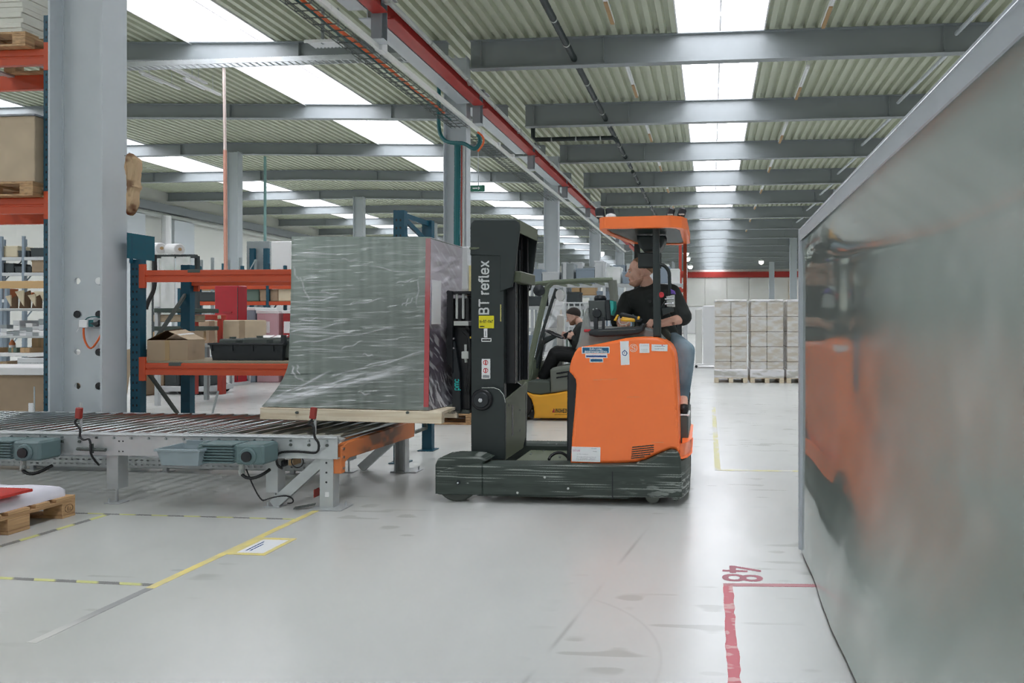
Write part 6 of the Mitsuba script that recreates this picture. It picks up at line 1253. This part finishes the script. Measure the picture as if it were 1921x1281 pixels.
for i, (px, wd, h) in enumerate(((2, 14, 24), (20, 20, 33), (44, 18, 26), (66, 16, 30))):
    a, b = atY(px, 577, yb_ + .1), atY(px + wd, 577 - h, yb_ + .1); z = lev(578)
    k = thing('folded_carton', f'brown folded cardboard with pale flap on the packing bench, {NTH[i]} from left', 'cardboard', 'folded cardboards on the bench shelf')
    part(k, 'back_sheet', MB().slab([(a[0], z), (b[0], z), (b[0], b[2]), (a[0] + .03, b[2] - .05)], yb_ + .22, yb_ + .24), 'cardboard_dark'); part(k, 'flap', MB().slab([(a[0] + .02, b[2] - .02), (b[0] - .01, b[2]), (b[0] - .01, z + .03)], yb_ + .14, yb_ + .155), 'box_cream')
for i in range(7):
    px = 3 + i * 12; a = atY(px, 628, yb_ + .1); h = (.16, .10, .22, .12, .18, .14, .24)[i]
    k = thing('paper_stack', f'{("white", "pale", "grey")[i % 3]} stack of papers on the packing bench, {NTH[i]} from the left', 'paper stack', 'paper stacks on the packing bench')
    for s in range(3): part(k, 'sheets', MB().box(a[0], a[0] + .10, yb_ + .08, yb_ + .4, lev(630) + s * h / 3, lev(630) + (s + 1) * h / 3 - .004, M=trans(.004 * (s % 2), 0, 0)), ('white_mat', 'box_pale', 'box_grey')[(i + s) % 3])
p = atY(23, 640, yb_ + .12); BT = thing('spray_bottle', 'orange bottle with a white cap standing on the packing bench top', 'bottle'); zb = lev(662)
part(BT, 'body', MB().lathe([(.03, 0), (.036, .01), (.036, .13), (.014, .17), (.012, .18)], (p[0], p[1], zb), (0, 0, 1), 14), 'box_orange'); part(BT, 'label', MB().lathe([(.0365, .035), (.0368, .04), (.0368, .10), (.0365, .105)], (p[0], p[1], zb), (0, 0, 1), 14), 'white_mat'); part(BT, 'cap', MB().lathe([(.013, .18), (.018, .185), (.016, .22), (.004, .225)], (p[0], p[1], zb), (0, 0, 1), 10), 'white_gloss')
for i, (px, wd, h, m) in enumerate(((0, 10, .07, 'box_tan'), (34, 20, .07, 'box_green'), (56, 22, .07, 'box_tan'), (46, 36, .2, 'box_tan'))):
    a = atY(px, 660, yb_ + .2); dy = .3 if i == 3 else .05
    k = thing('bench_box', f'small {("tan", "greenish", "light tan", "wide tan")[i]} box on the packing bench top, {("leftmost", "in the middle", "rightmost", "at the back")[i]}', 'box'); part(k, 'body', MB().box(a[0], a[0] + wd * .0068, yb_ + dy, yb_ + dy + .22, zb, zb + h, b=.008), m); part(k, 'tape', MB().box(a[0] + wd * .003, a[0] + wd * .0042, yb_ + dy - .001, yb_ + dy + .2, zb + .002, zb + h + .001), 'tape_brown')
for i, (px, wd, h, m) in enumerate(((-10, 26, .26, 'cardboard'), (41, 28, .19, 'cardboard_light'), (73, 30, .19, 'cardboard_light'))):
    a = atY(px, 712, yb_ + .05); z = lev(714); carton('bench_carton', a[0], a[0] + wd * .0068, yb_ + .06, yb_ + .4, z, z + h, f'brown carton on the lower board of the packing bench, {NTH[i]} from the left', m)
part(wl, 'pilaster', MB().box(X0, X0 + .5, 33.0, 34.4, 0, 7.0), 'steel_mat'); part(wl, 'pilaster', MB().box(X0, X0 + .5, 36.4, 37.9, 0, 7.0), 'steel_mat'); part(wl, 'white_duct', MB().cyl((X0 + .7, 35.6, 0), (X0 + .7, 35.6, 7.1), .22, 12), 'white_mat')
# B. foil rolls on a stand, hanging white film
FR = thing('film_stand', 'stand with hanging white film sheets behind the low orange rack, right of the teal sign', 'film stand')
Yf = 12.0
for (a, b, c_, d_) in ((254, 484, 274, 560), (276, 484, 287, 585), (290, 480, 316, 600), (318, 480, 346, 540)):
    p, q = atY(a, b, Yf), atY(c_, d_, Yf); part(FR, 'hanging_film', MB().slab([(p[0], q[2]), (q[0], q[2] + .02), (q[0] - .01, p[2]), (p[0], p[2])], Yf + (a % 7) * .05, Yf + (a % 7) * .05 + .02, .004), 'film_white')
p, q = atY(258, 478, Yf), atY(350, 478, Yf); part(FR, 'top_bar', MB().box(p[0], q[0], Yf + .2, Yf + .28, p[2] - .04, p[2] + .02), 'box_dark')
for x in (p[0] + .05, q[0] - .05): part(FR, 'stand_post', MB().box(x - .03, x + .03, Yf + .3, Yf + .36, 0, p[2]), 'box_dark')
part(FR, 'black_hose', MB().tube(bez([atY(290, 478, Yf - .1), atY(291, 520, Yf - .1), atY(288, 545, Yf - .1), atY(281, 560, Yf - .1), atY(274, 580, Yf - .1)], 16), .035, 7), 'cable_black')
for i, (px, py) in enumerate(((284, 467), (318, 469))):
    a = atY(px, py - 2, Yf + .2); b = a + np.array([.30, -.12, -.02]); k = thing('film_roll', f'thick white film roll lying on the film stand, {("left", "right")[i]} one', 'film roll', None)
    d = b - a; part(k, 'roll', MB().cyl(a, b, .10, 18, bev=.012), 'white_mat'); part(k, 'core', MB().cyl(b - d * .1, b + d * .03, .03, 10), 'box_tan')
# benches, cartons and goods seen through the rack
BW = thing('packing_table', 'dark green packing table with cardboard sheets behind the low orange rack', 'workbench'); Yp = 10.6
for py in (578, 612): a, b = atY(288, py, Yp), atY(352, py, Yp); part(BW, 'table_board', MB().box(a[0], b[0] + .02, Yp, Yp + .7, a[2] - .07, a[2], b=.01), mat('olive_dark', '#3c4a44', .6))
for px in (285, 348): a = atY(px, 700, Yp); part(BW, 'table_leg', MB().box(a[0], a[0] + .06, Yp + .05, Yp + .11, 0, atY(px, 575, Yp)[2]), 'box_pale')
for i, (x0, y0, x1, y1, m) in enumerate(((287, 604, 344, 590, 'cardboard_light'), (290, 622, 346, 615, 'box_cream'), (286, 640, 346, 622, 'box_tan'))):
    a, b = atY(x0, y0, Yp + .1), atY(x1, y1, Yp + .1); k = thing('cardboard_sheet', f'flat light brown cardboard on the dark packing table, {("upper", "middle", "lower")[i]} one', 'cardboard'); part(k, 'sheets', MB().box(a[0], b[0], Yp + .1, Yp + .6, a[2], b[2], b=.01), m); part(k, 'white_label', MB().box(a[0] + .05, a[0] + .12, Yp + .095, Yp + .1, a[2] + .01, b[2] - .005), 'white_mat')
def goods(name, x0, y0, x1, y1, Y, d, m, label, cat, grp=None, floor=False, b=.02):
    p, q = atY(x0, y1, Y), atY(x1, y0, Y); k = thing(name, label, cat, grp)
    part(k, 'body', MB().box(p[0], q[0], Y, Y + d, 0 if floor else p[2], q[2], b=b), m); return k, p, q
# red cabinet, red frame, cartons
k, p, q = goods('red_cabinet', 402, 535, 447, 620, 14.2, .3, mat('cabinet_red', '#a8242f', .4), 'tall red metal cabinet standing behind the low orange rack', 'cabinet', floor=True)
part(k, 'door_seam', MB().box(q[0] - .02, q[0] - .01, 14.195, 14.2, .1, q[2] - .05), 'box_dark'); part(k, 'handle', MB().box(p[0] + .2, p[0] + .4, 14.18, 14.2, 1.55, 1.58), 'box_red')
RF = thing('machine_stand', 'red steel machine frame in front of the red cabinet', 'machine frame'); Yr = 11.6
for (x0, y0, x1, y1) in ((361, 590, 416, 600), (407, 592, 416, 740), (358, 592, 364, 740)): p, q = atY(x0, y1, Yr), atY(x1, y0, Yr); part(RF, 'bar', MB().box(p[0], q[0], Yr, Yr + .12, max(p[2], 0), q[2], b=.008), mat('frame_red', '#b03a2c', .45))
p = atY(412, 595, Yr); part(RF, 'lamp', MB().box(p[0] - .03, p[0] + .03, Yr - .02, Yr, p[2] - .03, p[2] + .03, b=.005), 'box_cream')
for args in ((361, 601, 402, 645, 11.9, .6, 'cardboard_light', 'light brown carton inside the red machine frame'), (417, 600, 459, 640, 11.3, .6, 'cardboard_light', 'light brown carton right of the red machine frame')):
    k, p, q = goods('machine_carton', *args[:6], args[6], args[7], 'cardboard box'); part(k, 'edge_panel', MB().box(q[0] - .10, q[0] + .001, args[4] - .002, args[4], p[2] + .01, q[2] - .01), 'cardboard')
TT = thing('assembly_table', 'grey assembly table under the cartons behind the red frame', 'workbench'); p, q = atY(355, 645, 11.25), atY(540, 640, 11.25)
part(TT, 'table_top', MB().box(p[0], q[0], 11.25, 12.6, p[2] - .05, p[2], b=.01), 'box_pale')
for x in (p[0] + .1, q[0] - .1): part(TT, 'table_leg', MB().box(x - .03, x + .03, 11.5, 11.56, 0, p[2]), 'box_grey')
part(TT, 'hand_tool', MB().lathe([(.05, 0), (.05, .1), (.1, .12), (.1, .2), (.03, .26)], atY(470, 640, 11.6) + [0, 0, .02], (0, 0, 1), 12), 'box_green')
for i, px in enumerate((466, 492)): a = atY(px, 641, 11.3); k = solo('paper_sheet', MB().mesh(manifold3d.Manifold.hull_points(np.array([a, a + [.2, 0, 0], a + [.28, .3, .10], a + [.08, .3, .10], a + [0, 0, .006], a + [.2, 0, .006], a + [.28, .3, .106], a + [.08, .3, .106]]))), 'white_mat', f'white sheet lying tilted on the assembly table, {("left", "right")[i]} one', 'paper')
# wrapped pallets in white and pink
for i, (x0, y0, x1, y1, m) in enumerate(((453, 577, 478, 650, 'box_blue'), (481, 583, 522, 650, 'box_pink'), (530, 583, 556, 650, 'box_red'))):
    Yw = 15.0; k, p, q = goods('wrapped_goods', x0, y0, x1, y1, Yw, .8, m, ['pale blue film-wrapped goods left of the pink wrapped pallet', 'pink and white film-wrapped pallet left of the lifted crate', 'red and white wrapped pallet just left of the lifted crate'][i], 'wrapped goods', floor=True)
    for z in np.arange(.35, q[2] - .2, .38): part(k, 'white_band', MB().box(p[0] + .03, p[0] + .62 * (q[0] - p[0]), Yw - .006, Yw, z, z + .26, b=.004), 'white_gloss')
    part(k, 'film_cap', MB().box(p[0] - .01, q[0] + .01, Yw - .01, Yw + .81, q[2] - .06, q[2] + .01, b=.01), 'white_mat')
# shelves with orange beams farther back, white panels
p0, p1 = atY(362, 560, 17.5), atY(545, 560, 17.5); zs = [.9, 1.55 + .35, 2.32]
shelf('orange and blue shelf rack far behind the low rack, left of the lifted crate', p0[0] - .4, p1[0] + .6, 17.5, zs, 2.9, bays=3)
w = 'rack left of lifted crate'
for i, z in enumerate(zs): fill(w, p0[0] - .4, p1[0] + .6, 17.5, z, .42, ['cardboard', 'box_cream', 'box_dark', 'box_pale', 'box_orange', 'box_green'], 40 + i, LEV[i], grp='boxes on the orange and blue rack')
p0, p1 = atY(345, 500, 21), atY(450, 500, 21); zs = [1.2, 2.35]
shelf('grey rack with metal goods above the top beam of the low orange rack', p0[0], p1[0], 21, zs, 3.4, pm='box_grey', bm='galv', bays=2)
for i, z in enumerate(zs): fill('grey rack above orange beam', p0[0], p1[0], 21, z, .75, ['box_grey', 'box_pale', 'box_grey', 'box_tan', 'box_blue'], 50 + i, LEV[i], wr=(.3, .7))
k, p, q = goods('white_panel_stack', 508, 452, 546, 505, 20.0, .8, 'white_mat', 'tall white wrapped stack left of the top of the lifted crate', 'wrapped stack', floor=True); part(k, 'dark_base', MB().box(p[0], q[0], 19.98, 20.0, 0, 1.2), 'box_dark')
k, p, q = goods('grey_cabinet_tall', 462, 452, 505, 505, 22.0, .8, 'box_grey', 'grey cabinet between two blue posts, left of the white wrapped stack', 'cabinet', floor=True)
for px in (474, 500): a = atY(px, 505, 21.9); part(k, 'blue_post', MB().box(a[0] - .08, a[0] + .08, 21.85, 21.95, 0, atY(px, 466, 21.9)[2]), 'blue_rack')
# trolleys on castors
def trolley(x0, x1, ytop, ydeck, ybot, Y, d, m, label, box=None):
    k = thing('trolley', label, 'trolley'); a, b = atY(x0, ydeck, Y), atY(x1, ybot, Y); zt_ = atY(x0, ytop, Y)[2]; L = b[0] - a[0]; zd = a[2]
    part(k, 'deck', MB().box(a[0], b[0], Y, Y + d, zd - .10, zd, b=.01), m)
    for x in (a[0], b[0] - .05):
        for y in (Y, Y + d - .05): part(k, 'post', MB().box(x, x + .05, y, y + .05, zd, zt_, b=.005), m)
    part(k, 'top_rail', MB().box(a[0], b[0], Y, Y + .04, zt_ - .04, zt_, b=.005).box(a[0], b[0], Y + d - .04, Y + d, zt_ - .04, zt_), m)
    for x in (a[0] + .12, a[0] + L * .55, b[0] - .12):
        for y in (Y + .06, Y + d - .1):
            w_ = part(k, 'castor', MB().lathe([(.02, 0), (.075, .006), (.085, .015), (.085, .035), (.075, .044), (.02, .05)], (x, y, .085), (0, 1, 0), 16), 'rubber'); part(w_, 'fork', MB().box(x - .03, x + .03, y - .008, y + .058, .10, zd - .1), 'box_grey')
    return k, a, b, zd
k, a, b, zd = trolley(266, 391, 648, 724, 740, 12.3, .7, 'box_pale', 'pale grey steel trolley on black castors behind the low orange rack')
for i, (f0, f1, h, m) in enumerate(((.06, .28, .62, 'cardboard'), (.30, .52, .5, 'box_dark'), (.54, .74, .55, 'box_pale'), (.76, .93, .5, 'box_dark'))):
    L = b[0] - a[0]; kk = thing('trolley_box', f'{CN[m]} box standing on the pale grey steel trolley, {NTH[i]} from the left', 'box'); part(kk, 'body', MB().box(a[0] + f0 * L, a[0] + f1 * L, 12.36, 12.9, zd, zd + h, b=.02), m); part(kk, 'front_panel', MB().box(a[0] + f0 * L + .04, a[0] + f1 * L - .04, 12.352, 12.36, zd + .05, zd + h - .05, b=.003), m)
k, a, b, zd = trolley(392, 436, 690, 718, 728, 14.0, .6, 'box_pale', 'low pale trolley with a dark box right of the pale grey steel trolley')
kk = thing('trolley_box', 'dark box on the low pale trolley', 'box'); part(kk, 'body', MB().box(a[0] + .06, b[0] - .25, 14.05, 14.5, zd, zd + .34, b=.02), 'box_dark'); part(kk, 'white_switch', MB().box(b[0] - .2, b[0] - .1, 14.04, 14.3, zd, zd + .34, b=.01), 'white_mat')
k, a, b, zd = trolley(426, 474, 698, 712, 722, 16.0, .6, 'box_green', 'green trolley on black castors behind the lower orange beam')
k, p, q = goods('brown_base_carton', 256, 690, 268, 742, 12.0, .5, 'cardboard', 'brown carton on the floor left of the pale grey steel trolley', 'cardboard box', floor=True); part(k, 'tape', MB().box(p[0] + .05, p[0] + .09, 11.998, 12.0, 0, q[2]), 'tape_brown')
SK = thing('floor_broom', 'thin grey stick standing tilted on the floor behind the low orange rack', 'stick'); part(SK, 'handle', MB().cyl(atZ(398, 777), atY(409, 735, 8.4), .014, 8), 'box_grey'); q = atY(398, 768, 7.9); part(SK, 'foot', MB().box(q[0] - .05, q[0] + .05, 7.9, 7.94, .1, .13), 'box_grey')
# C. behind the lift mast and the driver: tall grey racks
p0, p1 = atY(985, 560, 19.0), atY(1285, 560, 19.0); zs = [.55, 1.2, 1.8, 2.4]
shelf('tall grey racking full of pale goods behind the yellow forklift and the driver', p0[0], p1[0], 19.0, zs, 3.0, pm='box_pale', bm='galv', bays=4)
w = 'near racking behind driver'
for i, z in enumerate(zs): fill(w, p0[0], p1[0] - .1, 19.0, z, (.6, .5, .5, .7)[i], ['box_grey', 'box_pale', 'box_blue', 'box_green', 'box_pale', 'film_white', 'box_dark'], 60 + i, LEV[i], wr=(.25, .55))
p0, p1 = atY(1005, 560, 27.0), atY(1262, 560, 27.0); zs = [1.6, 2.4, 3.1]
shelf('second grey racking farther back behind the driver, reaching higher', p0[0], p1[0], 27.0, zs, 3.7, pm='box_grey', bm='galv', bays=4)
for i, z in enumerate(zs): fill('farther racking behind driver', p0[0], p1[0] - .1, 27.0, z, .75, ['box_grey', 'box_pale', 'box_blue', 'film_white', 'box_pale', 'box_tan'], 70 + i, LEV[i], wr=(.35, .8))
MG = thing('mesh_cage', 'pale wire mesh cage behind the young forklift driver', 'mesh cage'); Yc = 13.0
a, b = atY(1056, 640, Yc), atY(1142, 568, Yc)
for t in np.linspace(0, 1, 9): x = a[0] + (b[0] - a[0]) * t; part(MG, 'vertical_wire', MB().cyl((x, Yc, 0), (x, Yc, b[2]), .016, 6), 'box_pale')
for z in np.linspace(.2, b[2], 6): part(MG, 'cross_wire', MB().cyl((a[0], Yc, z), (b[0], Yc, z), .016, 6), 'box_pale')
OR = thing('orange_frame', 'orange-red rack frame far behind the driver, left of the three lamps', 'rack'); Yo = 30
for px in (1276,): a = atY(px, 600, Yo); part(OR, 'upright', MB().box(a[0] - .06, a[0] + .06, Yo, Yo + .1, 0, atY(px, 445, Yo)[2]), 'frame_red')
for py in (512, 545): a, b = atY(1258, py, Yo), atY(1290, py, Yo); part(OR, 'beam', MB().box(a[0], b[0], Yo - .02, Yo, a[2] - .08, a[2] + .08), 'frame_red')
# E. behind the fork carriage: white cabinet, pallets, low barrier
k, p, q = goods('control_cabinet', 860, 462, 879, 545, 9.6, .4, 'box_pale', 'pale control cabinet panel behind the fork carriage, with a yellow edge strip', 'cabinet'); part(k, 'yellow_strip', MB().box(q[0] + .005, q[0] + .03, 9.6, 9.66, 0, p[2] + .35), 'tape_yellow'); part(k, 'mount_post', MB().box(p[0] + .05, p[0] + .11, 9.7, 9.76, 0, p[2]), 'box_grey')
FP = thing('floor_pallet', 'brown wooden pallet on the floor behind the dark lift mast', 'pallet'); a = atZ(800, 796); euro(FP, a[0], a[1]); 
for i in range(2): solo('pallet_goods', MB().box(a[0] + .1 + .5 * i, a[0] + .52 + .5 * i, a[1] + .06, a[1] + .7, .145, .27, b=.01), 'box_orange', f'flat orange-brown parcel on the floor pallet behind the mast, {("left", "right")[i]} one', 'parcel')
